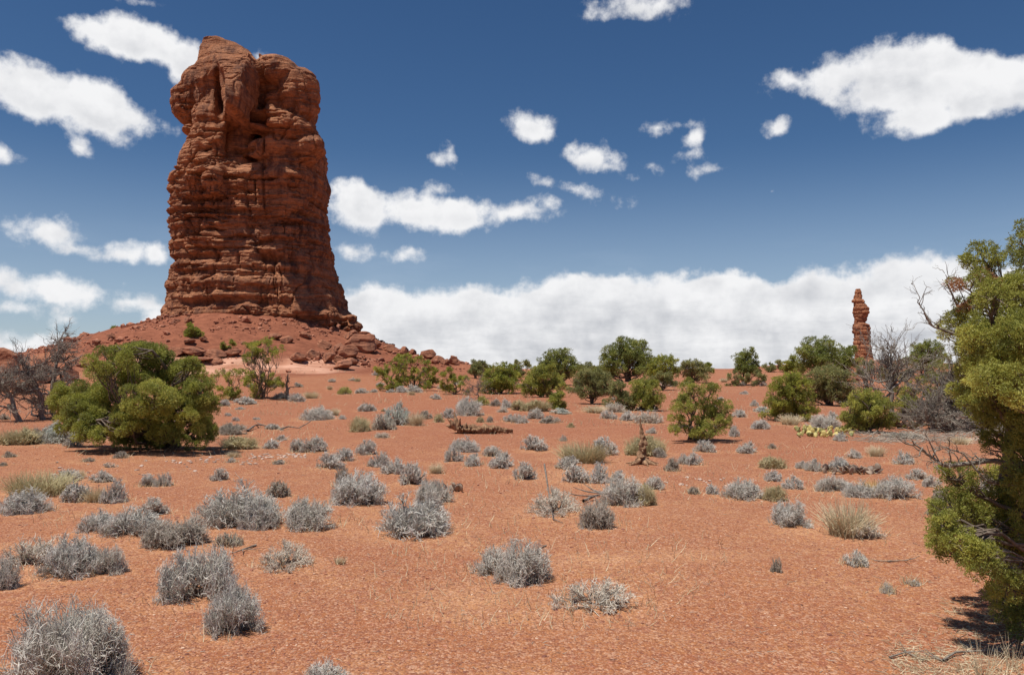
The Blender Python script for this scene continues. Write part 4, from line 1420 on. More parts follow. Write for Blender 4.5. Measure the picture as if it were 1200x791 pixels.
# near juniper on the right edge
Dn = 4.9
L2 = [(1152, 306, 22, 22, 0.0), (1136, 340, 28, 26, -0.1), (1160, 345, 24, 24, 0.3), (1128, 385, 24, 32, 0.1), (1150, 392, 26, 28, -0.2), (1205, 290, 24, 36, 0.1), (1212, 345, 36, 34, 0.2),
      (1195, 390, 36, 32, -0.2), (1170, 430, 38, 30, 0.0), (1215, 430, 40, 38, 0.2), (1140, 452, 26, 30, 0.2), (1185, 475, 42, 34, -0.1), (1148, 480, 22, 22, 0.0), (1230, 490, 36, 34, 0.1),
      (1205, 515, 18, 18, 0.3), (1158, 516, 10, 14, 0.0),
      (1122, 562, 26, 18, 0.0), (1150, 575, 32, 22, 0.2), (1115, 595, 26, 22, -0.1), (1108, 635, 22, 22, 0.0), (1135, 632, 30, 26, 0.2), (1165, 620, 34, 30, -0.1), (1195, 600, 26, 34, 0.1),
      (1160, 665, 30, 22, -0.2), (1190, 660, 30, 34, 0.2), (1185, 700, 24, 30, 0.0), (1200, 725, 26, 24, -0.1), (1225, 640, 34, 44, 0.0), (1240, 700, 30, 40, 0.3), (1250, 560, 34, 40, 0.2),
      (1205, 500, 28, 22, -0.35), (1222, 525, 30, 28, -0.4), (1196, 548, 24, 22, -0.35), (1212, 575, 30, 28, -0.4), (1188, 520, 14, 14, -0.2), (1150, 400, 30, 26, -0.55), (1175, 430, 32, 28, -0.6), (1160, 450, 26, 22, -0.75), (1195, 400, 34, 30, -0.7), (1200, 455, 34, 28, -0.85), (1165, 350, 24, 22, -0.4),
      (1178, 385, 26, 24, -0.25), (1160, 415, 28, 26, -0.3), (1190, 440, 34, 28, -0.35), (1195, 340, 22, 26, -0.2), (1165, 462, 24, 22, -0.3),
      (1265, 400, 44, 46, 0.3), (1260, 330, 36, 40, -0.2), (1290, 470, 40, 44, 0.0), (1280, 620, 44, 50, 0.2), (1240, 260, 30, 30, 0.2), (1300, 540, 40, 40, -0.1),
      (1118, 600, 22, 20, 0.45), (1125, 640, 22, 20, -0.5), (1150, 610, 26, 22, 0.6), (1150, 655, 24, 20, -0.55), (1185, 640, 30, 30, 0.7), (1185, 690, 24, 24, -0.5), (1105, 615, 18, 16, -0.4),
      (1230, 400, 40, 40, -0.8), (1200, 460, 34, 34, 0.9), (1180, 560, 22, 22, 0.8)]
L2 = [(q[0], q[1], q[2] * 1.14, q[3] * 1.12, q[4]) for q in L2]
bb, cc, rr_ = lobes_px(1236, 742, L2, None, 0, 2)
build_tree('juniper_tree', bb, cc, rr_, M_JUN, 'near bright green juniper cut by the right edge, casting shadow on the gravel', 23, 0.05, 'junipers on the flat',
           dens=0.95, nsub=20, deadlobe=1, trunk_top=2.1, up=0.35, side_limbs=True, tuftk=0.66)
near_root = bpy.data.objects[[o.name for o in C.objects if o.name.startswith('juniper_tree')][-1]]


def bare_branch(rng, start, pts, r0, twig_n=20, tl=0.25):
    """a bare branch through the given points with forks and twiglets"""
    P = np.array([start] + pts, float)[None]
    K = 24
    tt = np.linspace(0, P.shape[1] - 1, K)
    Q = np.stack([np.interp(tt, np.arange(P.shape[1]), P[0, :, k]) for k in range(3)], -1)[None]
    Q += np.cumsum(rng.normal(size=Q.shape), 1) * r0 * 0.25
    parts = [tubes(Q, np.linspace(r0, r0 * 0.22, K)[None], 6)]
    n = twig_n
    i = rng.randint(3, K, n)
    s = Q[0, i]
    d = Q[0, np.minimum(i + 1, K - 1)] - Q[0, np.maximum(i - 1, 0)]
    d /= np.linalg.norm(d, axis=1, keepdims=True) + 1e-9
    d = d * 0.8 + rng.normal(size=(n, 3)) * 0.6 + np.array([0, 0, 0.2])
    d /= np.linalg.norm(d, axis=1, keepdims=True)
    e_ = s + d * rng.uniform(0.3, 1, n)[:, None] * tl
    T1 = limb_paths(rng, s, e_, n, 6, 0.25)
    parts.append(tubes(T1, np.linspace(r0 * 0.28, r0 * 0.09, 6)[None] * np.ones((n, 1)), 4))
    m = n * 3
    i = rng.randint(0, n, m); j = rng.randint(2, 6, m)
    s = T1[i, j]; d = rng.normal(size=(m, 3)); d /= np.linalg.norm(d, axis=1, keepdims=True)
    d = d + (T1[i, 5] - T1[i, 0]) / tl
    e_ = s + d * rng.uniform(0.15, 0.45, m)[:, None] * tl
    parts.append(tubes(limb_paths(rng, s, e_, m, 5, 0.25), np.linspace(r0 * 0.12, r0 * 0.05, 5)[None] * np.ones((m, 1)), 3))
    return join(parts)


def pt(px, py, D):
    d = ray(px, py)
    return d / d[1] * D + np.array([0, 0, EYE])


rngb = np.random.RandomState(5)
o0 = np.array(near_root.location)
for (pts, r0, tn, tl) in (
        ([(1215, 548, 5.0), (1160, 543, 4.9), (1110, 549, 4.8), (1090, 538, 4.8), (1068, 519, 4.75)], 0.019, 26, 0.20),
        ([(1240, 560, 5.0), (1190, 570, 4.9), (1158, 566, 4.8), (1130, 530, 4.8), (1112, 524, 4.8)], 0.012, 14, 0.16),
        ([(1190, 405, 5.0), (1140, 398, 5.0), (1110, 384, 5.0), (1092, 378, 5.0), (1078, 352, 5.0)], 0.014, 26, 0.16),
        ([(1160, 370, 5.0), (1125, 360, 5.0), (1110, 330, 5.0), (1106, 322, 5.0)], 0.009, 14, 0.12),
        ([(1200, 400, 5.0), (1178, 345, 5.0), (1172, 310, 5.0), (1170, 296, 5.0)], 0.007, 14, 0.12),
        ([(1215, 690, 4.7), (1190, 670, 4.5), (1180, 655, 4.5)], 0.008, 14, 0.12)):
    P = [pt(*q) - o0 for q in pts]
    V, F = bare_branch(rngb, P[0], P[1:], r0, tn, tl)
    link('dead_branch', mesh('dead_branch', V, F, M_DEAD, True), near_root)

# the lone round juniper
L3 = [(812, 455, 18, 14), (832, 462, 16, 16), (800, 475, 18, 14), (845, 480, 14, 16), (822, 485, 20, 16), (795, 495, 14, 12), (838, 500, 18, 12), (812, 500, 16, 12), (848, 495, 10, 14), (790, 505, 8, 8),
      (805, 465, 12, 10), (826, 508, 20, 7)]
b, c, r = lobes_px(818, 518, L3, None, 0.8, 3)
b[1] += 0.5
build_tree('juniper_tree', b, c, r, M_JUN, 'lone round yellow green juniper with dark trunk, right of centre', 31, 0.06, 'junipers on the flat', nsub=14)

TREES = [  # x0,x1,ytop,ycrownbottom,base_px,base_py, D, n, style, leaf, trunk_r, seed, name, label
    (286, 332, 396, 425, 307, 468, None, 9, 'sparse', M_JUN2, 0.07, 41, 'pinyon_tree', 'slim open pinyon standing at the foot of the mound, right of the great juniper'),
    (250, 288, 432, 468, 268, 469, None, 9, 'sparse', M_JUN2, 0.05, 42, 'juniper_bush', 'ragged green bush between the great juniper and the slim pinyon'),
    (286, 330, 436, 462, 306, 468, None, 9, 'sparse', M_JUN2, 0.05, 43, 'juniper_bush', 'low green bush around the foot of the slim pinyon'),
    (440, 476, 420, 458, 458, 459, None, 10, 'sparse', M_JUN2, 0.06, 44, 'juniper_bush', 'spread-out open bush on the right foot of the mound, left half'),
    (466, 506, 414, 456, 484, 458, None, 10, 'sparse', M_JUN2, 0.06, 45, 'juniper_bush', 'spread-out open bush on the right foot of the mound, right half'),
    (518, 548, 432, 460, 533, 463, None, 9, 'sparse', M_JUN2, 0.05, 46, 'juniper_bush', 'small open green bush with dark stems below the end of the mound'),
    (564, 608, 425, 461, 586, 462, None, 14, 'round', M_JUN2, 0.08, 47, 'juniper_tree', 'rounded dark green juniper, farthest left of the middle row'),
    (555, 580, 422, 438, 567, 441, None, 6, 'sparse', M_OLIVE, 0.05, 48, 'juniper_tree', 'thin greyish tree peeping above the rounded dark green juniper'),
    (600, 622, 424, 440, 611, 442, None, 6, 'sparse', M_OLIVE, 0.05, 49, 'juniper_tree', 'thin olive tree in the gap between two rounded junipers'),
    (612, 660, 427, 464, 635, 466, None, 15, 'round', M_JUN, 0.08, 50, 'juniper_tree', 'rounded light green juniper in front of a dark domed tree'),
    (632, 680, 409, 442, 658, 452, None, 13, 'round', M_PIN, 0.16, 51, 'pinyon_tree', 'dark domed tree rising behind the rounded light green juniper'),
    (670, 720, 432, 464, 694, 474, None, 14, 'round', M_OLIVE, 0.07, 52, 'juniper_tree', 'olive juniper on several bare dark trunks in the middle row'),
    (706, 764, 394, 440, 736, 448, None, 16, 'round', M_PIN, 0.22, 53, 'pinyon_tree', 'tallest dark pinyon of the middle row against the clouds'),
    (760, 798, 416, 442, 780, 450, None, 10, 'round', M_JUN2, 0.15, 54, 'juniper_tree', 'broad green tree right of the tallest pinyon'),
    (792, 832, 422, 444, 812, 449, None, 9, 'round', M_OLIVE, 0.13, 55, 'juniper_tree', 'olive tree right behind the top of the lone juniper'),
    (710, 744, 446, 480, 728, 481, None, 10, 'round', M_OLIVE, 0.05, 56, 'juniper_bush', 'yellowish juniper bush below the tallest pinyon, left half'),
    (736, 778, 442, 482, 757, 482, None, 13, 'round', M_JUN, 0.06, 57, 'juniper_bush', 'yellowish juniper bush below the tallest pinyon, right half'),
    (643, 665, 460, 480, 654, 480, None, 8, 'round', M_JUN, 0.03, 58, 'juniper_bush', 'small bright yellow green bush in the middle of the flat'),
    (855, 892, 406, 440, 873, 452, None, 11, 'tall', M_PIN, 0.09, 59, 'pinyon_tree', 'slim dark tree standing apart on the red skyline, right of the lone juniper'),
    (852, 876, 436, 452, 862, 453, None, 6, 'sparse', M_OLIVE, 0.05, 60, 'juniper_bush', 'low olive bush at the left foot of the slim dark tree'),
    (876, 898, 436, 452, 888, 453, None, 6, 'sparse', M_OLIVE, 0.05, 61, 'juniper_bush', 'low olive bush at the right foot of the slim dark tree'),
    (895, 915, 424, 434, 905, 437, None, 6, 'sparse', M_OLIVE, 0.08, 62, 'juniper_tree', 'far small olive tree on the skyline left of the big far tree'),
    (915, 942, 418, 436, 932, 440, None, 7, 'round', M_JUN2, 0.12, 63, 'juniper_tree', 'low green tree at the left foot of the big far tree'),
    (934, 985, 395, 434, 962, 441, None, 15, 'round', M_PIN, 0.22, 64, 'pinyon_tree', 'big dark far tree left of the rock spire'),
    (972, 1010, 404, 434, 992, 440, None, 10, 'round', M_PIN, 0.18, 65, 'pinyon_tree', 'dark tree directly at the left foot of the rock spire'),
    (897, 955, 436, 492, 926, 493, None, 17, 'round', M_JUN2, 0.08, 66, 'juniper_tree', 'dark green branching juniper with low skirts, left of the broad olive one'),
    (944, 1002, 428, 468, 975, 476, None, 17, 'round', M_OLIVE, 0.12, 67, 'juniper_tree', 'broad olive juniper on twisted bare trunks below the rock spire'),
    (988, 1046, 452, 506, 1018, 508, None, 18, 'round', M_JUN, 0.07, 68, 'juniper_tree', 'dense green juniper touching the left of the dead grey tangle'),
    (1050, 1100, 440, 490, 1078, 492, None, 14, 'sparse', M_JUN, 0.08, 69, 'juniper_tree', 'thin green juniper showing through the dead grey tangle'),
    (1064, 1112, 398, 430, 1088, 448, None, 11, 'round', M_PIN, 0.16, 70, 'pinyon_tree', 'dark far tree behind the bare branches right of the rock spire'),
    (1030, 1070, 420, 450, 1050, 456, None, 10, 'sparse', M_OLIVE, 0.12, 71, 'juniper_tree', 'grey olive tree right of the rock spire behind the dead tangle'),
    (1085, 1150, 410, 470, 1120, 478, None, 14, 'sparse', M_OLIVE, 0.12, 72, 'juniper_tree', 'half bare olive tree behind the near juniper'),
    (218, 238, 380, 395, 228, 396, None, 6, 'round', M_JUN2, 0.05, 73, 'juniper_bush', 'dark green bush alone high on the talus below the butte'),
    (128, 146, 384, 394, 137, 395, 80, 5, 'round', M_JUN2, 0.05, 74, 'juniper_bush', 'small bush on the left skyline of the talus mound'),
    (258, 276, 401, 408, 267, 409, None, 4, 'sparse', M_JUN, 0.03, 75, 'juniper_bush', 'bright little bush among the ledges of the mound'),
    (548, 566, 426, 440, 557, 444, None, 6, 'round', M_OLIVE, 0.06, 80, 'juniper_tree', 'small far olive tree at the right end of the rocky mound'),
    (590, 612, 428, 442, 602, 446, None, 6, 'round', M_JUN2, 0.08, 81, 'juniper_tree', 'small far green tree right behind the rounded dark green juniper'),
    (676, 700, 426, 440, 688, 446, None, 7, 'round', M_OLIVE, 0.09, 82, 'juniper_tree', 'low far tree between the dark domed tree and the tallest pinyon, left'),
    (694, 716, 430, 442, 706, 447, None, 6, 'round', M_JUN2, 0.09, 83, 'juniper_tree', 'low far tree touching the left side of the tallest pinyon'),
    (822, 836, 428, 436, 829, 440, None, 5, 'round', M_JUN2, 0.08, 84, 'juniper_bush', 'tiny far bush on the skyline right of the middle row'),
    (1000, 1032, 424, 440, 1018, 462, None, 7, 'sparse', M_OLIVE, 0.09, 85, 'juniper_bush', 'thin grey olive bush below the foot of the rock spire'),
    (760, 792, 436, 452, 778, 458, None, 8, 'round', M_OLIVE, 0.06, 86, 'juniper_bush', 'grey olive bush left behind the lone juniper'),
    (1040, 1072, 462, 500, 1056, 503, None, 10, 'sparse', M_JUN2, 0.05, 87, 'juniper_bush', 'green shoots inside the left part of the dead grey tangle'),
    (486, 512, 432, 452, 500, 455, None, 7, 'sparse', M_JUN2, 0.05, 88, 'juniper_bush', 'small green bush at the right end of the spread-out bush'),
    (1150, 1210, 420, 485, 1180, 492, None, 12, 'round', M_OLIVE, 0.12, 89, 'juniper_tree', 'dull olive tree seen through the crown of the near juniper'),
]
for (x0, x1, yt, yb, bx, by, D, n, sty, lm, tr, sd_, nm, lab) in TREES:
    wx = (x1 - x0) * 0.11
    L_ = auto_lobes(x0 - wx, x1 + wx, yt - 2.5, yb + 2.5, int(n * 1.6), sd_, 'round' if sty == 'round' else sty)
    b, c, r = lobes_px(bx, by, L_, D, 0.8, sd_)
    half = (x1 - x0) / 2 * b[1] / FPX
    b[1] += half * 0.3
    b[2] = float(terrain(b[0], b[1]))
    build_tree(nm, b, c, r, lm, lab, sd_, tr, {'juniper_tree': 'junipers on the flat', 'pinyon_tree': 'pinyon trees on the skyline', 'juniper_bush': 'juniper bushes'}[nm],
               'bush' if nm.endswith('bush') else 'tree', dens=0.75 if sty == 'sparse' else 0.95, nsub=9 if sty == 'sparse' else 12, twigs=True,
               up=0.4)


# dead trees and tangles
def dead_tree(name, base, h, w, seed, label, mat, levels=(7, 60, 700), r0=0.09, lean=0.0, group=None, cat='dead tree', upk=0.5, low=0.15, trunk=True):
    rng = np.random.RandomState(seed)
    e = empty(name, tuple(base))
    n = levels[0]
    top = np.array([lean * h, 0, h])
    K = 12
    T = limb_paths(rng, np.array([[0, 0, -0.1]]), top[None], 1, K, 0.10)
    tp = [tubes(T, np.linspace(r0, r0 * 0.15, K)[None], 8)]
    i = rng.randint(max(1, int(low * K)), K - 2, n)
    s = T[0, i]
    az = rng.uniform(0, 2 * pi, n)
    ln = rng.uniform(0.55, 1.0, n) * w * (1 - 0.55 * i / K)
    d = np.stack([np.cos(az) * 1.0, np.sin(az) * 0.8, rng.uniform(-0.1, upk * 1.4, n)], -1)
    A = limb_paths(rng, s, s + d * ln[:, None], n, 8, 0.2)
    tp.append(tubes(A, np.linspace(r0 * 0.45, r0 * 0.12, 8)[None] * np.ones((n, 1)), 6))
    link('trunk', mesh('trunk', *join(tp), mat, True), e)
    allp = np.concatenate([A, np.repeat(T[:, 4:12], 3, 0)])
    m = levels[1]
    i = rng.randint(0, len(allp), m); j = rng.randint(2, 8, m)
    s = allp[i, j]; d = allp[i, np.minimum(j + 1, 7)] - allp[i, j - 1]
    d /= np.linalg.norm(d, axis=1, keepdims=True) + 1e-9
    d = d + rng.normal(size=(m, 3)) * 0.7 + np.array([0, 0, upk * 0.6])
    B = limb_paths(rng, s, s + d * rng.uniform(0.12, 0.36, m)[:, None] * w, m, 6, 0.28)
    tw = [tubes(B, np.linspace(r0 * 0.16, r0 * 0.06, 6)[None] * np.ones((m, 1)), 4)]
    k = levels[2]
    i = rng.randint(0, m, k); j = rng.randint(1, 6, k)
    s = B[i, j]; d = rng.normal(size=(k, 3)) + (B[i, 5] - B[i, 0]) / (0.2 * w)
    Cc = limb_paths(rng, s, s + d * rng.uniform(0.03, 0.11, k)[:, None] * w, k, 4, 0.3)
    tw.append(tubes(Cc, np.linspace(r0 * 0.07, r0 * 0.035, 4)[None] * np.ones((k, 1)), 3))
    link('twigs', mesh('twigs', *join(tw), mat, False), e)
    tag(e, label, cat, group)
    return e


def dead_px(name, px, py, hpx, wpx, seed, label, mat, **k):
    b = hit(px, py)
    s = b[1] / FPX
    return dead_tree(name, b, hpx * s, wpx * s * 0.5, seed, label, mat, **k)


dead_px('dead_tree', 72, 489, 98, 78, 81, 'tall grey dead tree with bare top, rising left of the great juniper', M_DEAD, levels=(14, 120, 1700), r0=0.10, upk=0.35, group='dead trees')
dead_px('dead_tree', 50, 492, 66, 96, 82, 'wide dark dead tree tangled in front of the red boulders at left', M_DEADD, levels=(13, 120, 1700), r0=0.09, upk=0.5, lean=-0.35, group='dead trees')
dead_px('dead_tree', 22, 494, 56, 70, 83, 'leaning dead tree nearest the left edge with crooked arms', M_DEAD, levels=(10, 90, 1300), r0=0.10, upk=0.6, lean=-0.4, group='dead trees')
dead_px('dead_tree', 1050, 500, 88, 90, 84, 'dead grey tree with antler branches right of the rock spire', M_DEAD, levels=(12, 110, 1500), r0=0.09, upk=0.9, lean=-0.1, group='dead trees')
dead_px('dead_tree', 1118, 505, 62, 92, 85, 'leaning dead trunk with a fallen tangle of bleached branches', M_DEAD, levels=(15, 170, 2800), r0=0.12, upk=0.2, lean=0.1, group='dead trees')
dead_px('dead_tree', 1095, 506, 30, 84, 86, 'low heap of dead grey branches under the leaning dead trunk', M_DEAD, levels=(16, 170, 2400), r0=0.08, upk=0.1, low=0.05, group='dead trees')
dead_px('dead_shrub', 560, 468, 18, 44, 87, 'dark dead brush heap right of the small open green bush', M_DEADD, levels=(9, 90, 900), r0=0.04, upk=0.3, cat='dead shrub')
dead_px('dead_snag', 337, 468, 26, 20, 88, 'dark upright dead snag at the foot of the mound', M_DEADD, levels=(4, 16, 60), r0=0.12, upk=0.5, cat='dead snag')


# fallen log, stump, sticks
def log_mesh(rng, P, R, sides=14, fib=0.3, K=40):
    P = np.array(P, float); R = np.array(R, float)
    t = np.linspace(0, len(P) - 1, K)
    Q = np.stack([np.interp(t, np.arange(len(P)), P[:, k]) for k in range(3)], -1)
    rr = np.interp(t, np.arange(len(R)), R)
    V, F = tubes(Q[None], rr[None], sides)
    cen = np.repeat(Q, sides, 0)
    d = V - cen
    a = np.tile(np.arange(sides), K); l = np.repeat(np.arange(K), sides)
    sd0 = rng.randint(1000)
    k = 1 + fib * 1.3 * vnoise(a * 1.7 + sd0, l * 0.12, 0, 3) + fib * vnoise(a * 0.5 + sd0, l * 0.45, 0, 4) + fib * 0.7 * vnoise(a * 3.1, l * 1.1, 0, 5)
    k = np.maximum(k, 0.25)
    return cen + d * k[:, None], F


rl = np.random.RandomState(6)
b0 = hit(536, 508); b1 = hit(601, 508)
e = empty('fallen_log', tuple(b0))
v = b1 - b0
V, F = log_mesh(rl, [(0, 0, .12), tuple(v * .25 + [0, 0, .09]), tuple(v * .6 + [0, 0, .10]), tuple(v + [0, 0, .07])], [.13, .10, .09, .035], 22, .42, 90)
link('trunk', mesh('trunk', V, F, M_LOG, True), e)
for (d, L_, r_) in (((-.2, .1, .9), .42, .05), ((-.5, -.2, .5), .35, .06), ((.2, -.3, .6), .3, .05), ((-.3, .4, .3), .38, .05), ((-.6, 0, .15), .3, .05)):
    d = np.array(d) / np.linalg.norm(d)
    V, F = log_mesh(rl, [(0, 0, .13), tuple(np.array((0, 0, .13)) + d * L_ * .6), tuple(np.array((0, 0, .13)) + d * L_)], [r_ * 1.5, r_, .012], 8, .3, 12)
    link('root', mesh('root', V, F, M_LOG, True), e)
tag(e, 'fallen rotten log with a broken root end lying on the red flat', 'log')

b0 = hit(753, 544)
e = empty('dead_stump', tuple(b0))
V, F = log_mesh(rl, [(0, 0, -.02), (-.02, 0, .18), (.03, 0, .36), (-.02, .02, .62), (-.03, .02, .80)], [.10, .06, .045, .018, .006], 16, .6, 60)
link('trunk', mesh('trunk', V, F, M_LOG, True), e)
for a_ in (0.2, 1.3, 2.6, 3.7, 4.9, 5.6):
    V, F = log_mesh(rl, [(0, 0, .10), (cos(a_) * .13, sin(a_) * .13, .03), (cos(a_) * .30, sin(a_) * .3, .0)], [.05, .035, .008], 7, .3, 10)
    link('root', mesh('root', V, F, M_LOG, True), e)
tag(e, 'twisted dead stump standing upright with splayed roots', 'stump')


def stick(pts, r, mat, label, name='dead_branch', forks=3, seed=1):
    rg = np.random.RandomState(seed)
    W = [hit(px, py) + np.array([0, 0, z]) for px, py, z in pts]
    o = W[0]
    P = [w_ - o for w_ in W]
    parts = [log_mesh(rg, P, np.linspace(r, r * .3, len(P)), 6, .25, 16)]
    for _ in range(forks):
        i = rg.randint(0, len(P)); d = rg.normal(size=3) * np.array([1, 1, .25]); d /= np.linalg.norm(d)
        parts.append(log_mesh(rg, [P[i], P[i] + d * r * 10, P[i] + d * r * 18 + [0, 0, r * 2]], [r * .6, r * .4, r * .15], 5, .2, 8))
    ob = link(name, mesh(name, *join(parts), mat, True)); ob.location = o
    tag(ob, label, 'branch', 'fallen branches')
    return ob


stick([(638, 583, .42), (643, 596, .18), (648, 610, .02), (660, 614, .01)], .010, M_DEADD, 'thin dark stick rising out of the straw-coloured low brush', forks=0, seed=1)
stick([(684, 590, .03), (696, 586, .05), (708, 583, .05)], .022, M_DEADD, 'short dark branch lying between two shrubs right of centre', seed=2)
stick([(290, 506, .03), (300, 502, .10), (312, 501, .05)], .03, M_DEADD, 'thin fallen branch left of a small sagebrush near the mound foot', seed=3)
stick([(328, 504, .02), (338, 503, .08), (350, 503, .03)], .03, M_DEADD, 'thin fallen branch right of a small sagebrush near the mound foot', seed=4)
stick([(318, 523, .15), (321, 526, .02), (324, 524, .08)], .018, mat_bark('bleached_stick', (0.5, 0.45, 0.4), (0.75, 0.72, 0.66)), 'bleached white stick in front of a small sagebrush', seed=5)
stick([(1042, 772, .01), (1062, 768, .02), (1080, 775, .01)], .006, M_DEAD, 'thin grey stick on the ground in the lower right', seed=6)
stick([(1105, 776, .01), (1120, 768, .02), (1160, 766, .02), (1185, 760, .02)], .008, M_DEAD, 'long pale crooked stick on the ground below the near juniper', seed=7)
stick([(1040, 659, .01), (1060, 658, .01)], .008, M_DEAD, 'short pale stick in open gravel right of the small pale sagebrush', seed=8)
stick([(640, 640, .005), (628, 646, .01)], .006, M_DEADD, 'tiny dark stick in the gravel behind the touching shrub pair', seed=9, forks=1)
stick([(300, 640, .01), (285, 646, .02), (272, 650, .01)], .009, M_DEAD, 'thin stick on the soil left of the low pale straw-coloured brush', seed=10)


# cactus patches
def pad_mesh(seed):
    rg = np.random.RandomState(seed)
    V, F = blob((0, 0, 0), (1, .22, 1.25), 0, 0, 2)
    V = V * (1 + .05 * rg.normal(size=(len(V), 1)))
    V[:, 2] += 1.2
    V[:, 0] *= np.clip(.55 + .25 * V[:, 2], .4, 1)
    return V, F


def pad_mat(name, a, b_):
    m = mat_new(name); t = NT(m)
    at = t.nd('ShaderNodeAttribute', attribute_name='tint').outputs['Fac']
    c = t.mix(at, a, b_)
    n = t.noise(t.coord('Object'), 30, 3)
    c = t.mix(t.ramp(n, .5, .7, 0, .5), c, tuple(x * .5 for x in a))
    b = t.nd('ShaderNodeBsdfPrincipled', {'Base Color': c, 'Roughness': .6})
    t.out(b.outputs[0]); return m


M_PADY = pad_mat('yellow_cactus_skin', (0.16, 0.16, 0.05), (0.62, 0.50, 0.17))
M_PADD = pad_mat('dead_cactus_skin', (0.09, 0.05, 0.035), (0.38, 0.28, 0.20))


def cactus(name, px0, px1, py0, py1, n, size, mat, label, cat, seed):
    rg = np.random.RandomState(seed)
    c0 = hit((px0 + px1) / 2, (py0 + py1) / 2)
    e = empty(name, tuple(c0))
    ms = []
    for k in range(6):
        V, F = pad_mesh(k)
        ms.append(mesh('pad', V, np.array(F), mat, True, {'tint': np.full(len(V), k / 5.0)}))
    for _ in range(n):
        p = hit(rg.uniform(px0, px1), rg.uniform(py0, py1)) - c0
        o = link('pad', ms[rg.randint(6)], e)
        s = size * rg.uniform(.6, 1.2)
        o.location = p; o.scale = (s, s, s)
        o.rotation_euler = (rg.uniform(-1.0, 1.0), rg.uniform(-.6, .6), rg.uniform(0, 6.28))
    tag(e, label, cat)


cactus('prickly_pear', 932, 998, 504, 513, 100, .062, M_PADY, 'low patch of yellow and green prickly pear pads on the right flat', 'cactus', 1)
cactus('dead_cactus', 964, 1030, 551, 556, 70, .05, M_PADD, 'litter of dead dark cactus pads on the right', 'cactus', 2)
cactus('dead_cactus', 524, 543, 572, 578, 16, .045, M_PADD, 'small heap of dead brown cactus pads beside a round sagebrush', 'cactus', 3)

# ------------------------------------------------------------------ boulders
RK = [rock_mesh('boulder', 600 + k) for k in range(7)]
BOULD = [  # px centre, base py, width px, height px, D or None, label
    (424, 412, 34, 26, 66, 'largest square boulder on the right shoulder of the mound'),
    (408, 418, 26, 20, 64, 'boulder wedged left against the largest square one'),
    (396, 416, 24, 15, 64, 'flat boulder second left of the largest square one'),
    (440, 408, 12, 12, 70, 'small boulder right behind the largest square one'),
    (474, 415, 11, 12, 66, 'upright leaning boulder alone on the right skyline of the mound'),
    (484, 416, 9, 9, 66, 'small dark boulder right of the upright leaning one'),
    (502, 420, 20, 14, 64, 'dark overhanging boulder on the right skyline of the mound'),
    (513, 424, 16, 8, 64, 'flat rock right of the dark overhanging boulder'),
    (531, 427, 13, 12, 62, 'last stacked rock at the right end of the mound skyline'),
    (522, 427, 12, 7, 62, 'low rock left of the last stacked rock'),
    (456, 412, 14, 10, 68, 'pale block half way along the right skyline of the mound'),
    (448, 436, 14, 8, 58, 'low block above the spread-out bush'),
    (348, 422, 22, 12, 60, 'rounded boulder at the left of the dark rubble band'),
    (366, 420, 22, 14, 61, 'rounded boulder in the middle of the dark rubble band'),
    (384, 424, 18, 12, 60, 'boulder right of the middle of the dark rubble band'),
    (400, 432, 26, 12, 58, 'broken block stack below the largest square boulder'),
    (412, 428, 16, 10, 59, 'block at the right of the broken block stack'),
    (396, 425, 16, 10, 59, 'block on top of the broken block stack'),
    (336, 402, 16, 9, 64, 'boulder above the top of the slim pinyon'),
    (322, 398, 14, 8, 65, 'flat boulder left above the top of the slim pinyon'),
    (226, 418, 34, 12, 61, 'long flat slab in the ledge band, left part'),
    (252, 419, 26, 11, 61, 'pale slab in the ledge band right of the long flat one'),
    (272, 417, 22, 10, 61, 'tilted slab at the right of the ledge band'),
    (206, 417, 22, 12, 61, 'dark slab in the ledge band above the great juniper'),
    (184, 414, 24, 10, 62, 'reddish slab left end of the ledge band'),
    (232, 424, 40, 6, 59, 'thin long ledge slab below the ledge band'),
    (252, 426, 18, 8, 58.5, 'dark block at the end of the thin ledge slab'),
    (222, 402, 12, 6, 66, 'small pale boulder below the lone talus bush'),
    (238, 400, 10, 6, 66, 'small red boulder right of the lone talus bush'),
    (222, 376, 14, 8, 70, 'boulder pair high on the talus under the butte'),
    (188, 376, 9, 5, 72, 'small boulder high on the left talus'),
    (130, 398, 12, 8, 76, 'boulder on the left skyline beside the small skyline bush'),
    (113, 404, 10, 6, 76, 'low rock on the left skyline of the talus'),
    (97, 414, 16, 9, 74, 'dark rock low on the left skyline of the talus'),
    (100, 430, 20, 12, 58, 'red block right behind the tall dead tree'),
    (50, 448, 38, 30, 56, 'big rounded red boulder behind the dead trees'),
    (8, 470, 36, 34, 50, 'biggest red boulder at the left edge'),
    (4, 440, 22, 15, 56, 'dark capped rock on top of the boulders at the left edge'),
    (32, 462, 26, 20, 52, 'red boulder between the left edge one and the rounded one'),
    (80, 446, 24, 22, 56, 'red boulder right behind the trunk of the tall dead tree'),
    (94, 462, 22, 12, 52, 'low red rock between the tall dead tree and the great juniper'),
    (1010, 436, 34, 11, 105, 'pale pink ledge rock in front of the rock spire'),
    (1030, 440, 24, 8, 100, 'pink flat rock right of the ledge below the spire'),
    (998, 441, 20, 8, 98, 'pink flat rock left of the ledge below the spire'),
    (888, 438, 3, 2, 130, 'tiny far rock beside the slim dark tree'),
    (380, 408, 18, 10, 65, 'boulder on the upper right talus below the butte'),
    (358, 396, 14, 9, 67, 'boulder against the foot of the butte, centre right'),
    (412, 398, 20, 12, 68, 'boulder leaning on the right foot of the butte'),
    (300, 404, 12, 7, 65, 'reddish boulder on the central talus'),
    (312, 412, 16, 8, 63, 'boulder in the crown gap of the slim pinyon'),
]
rb = random.Random(12)
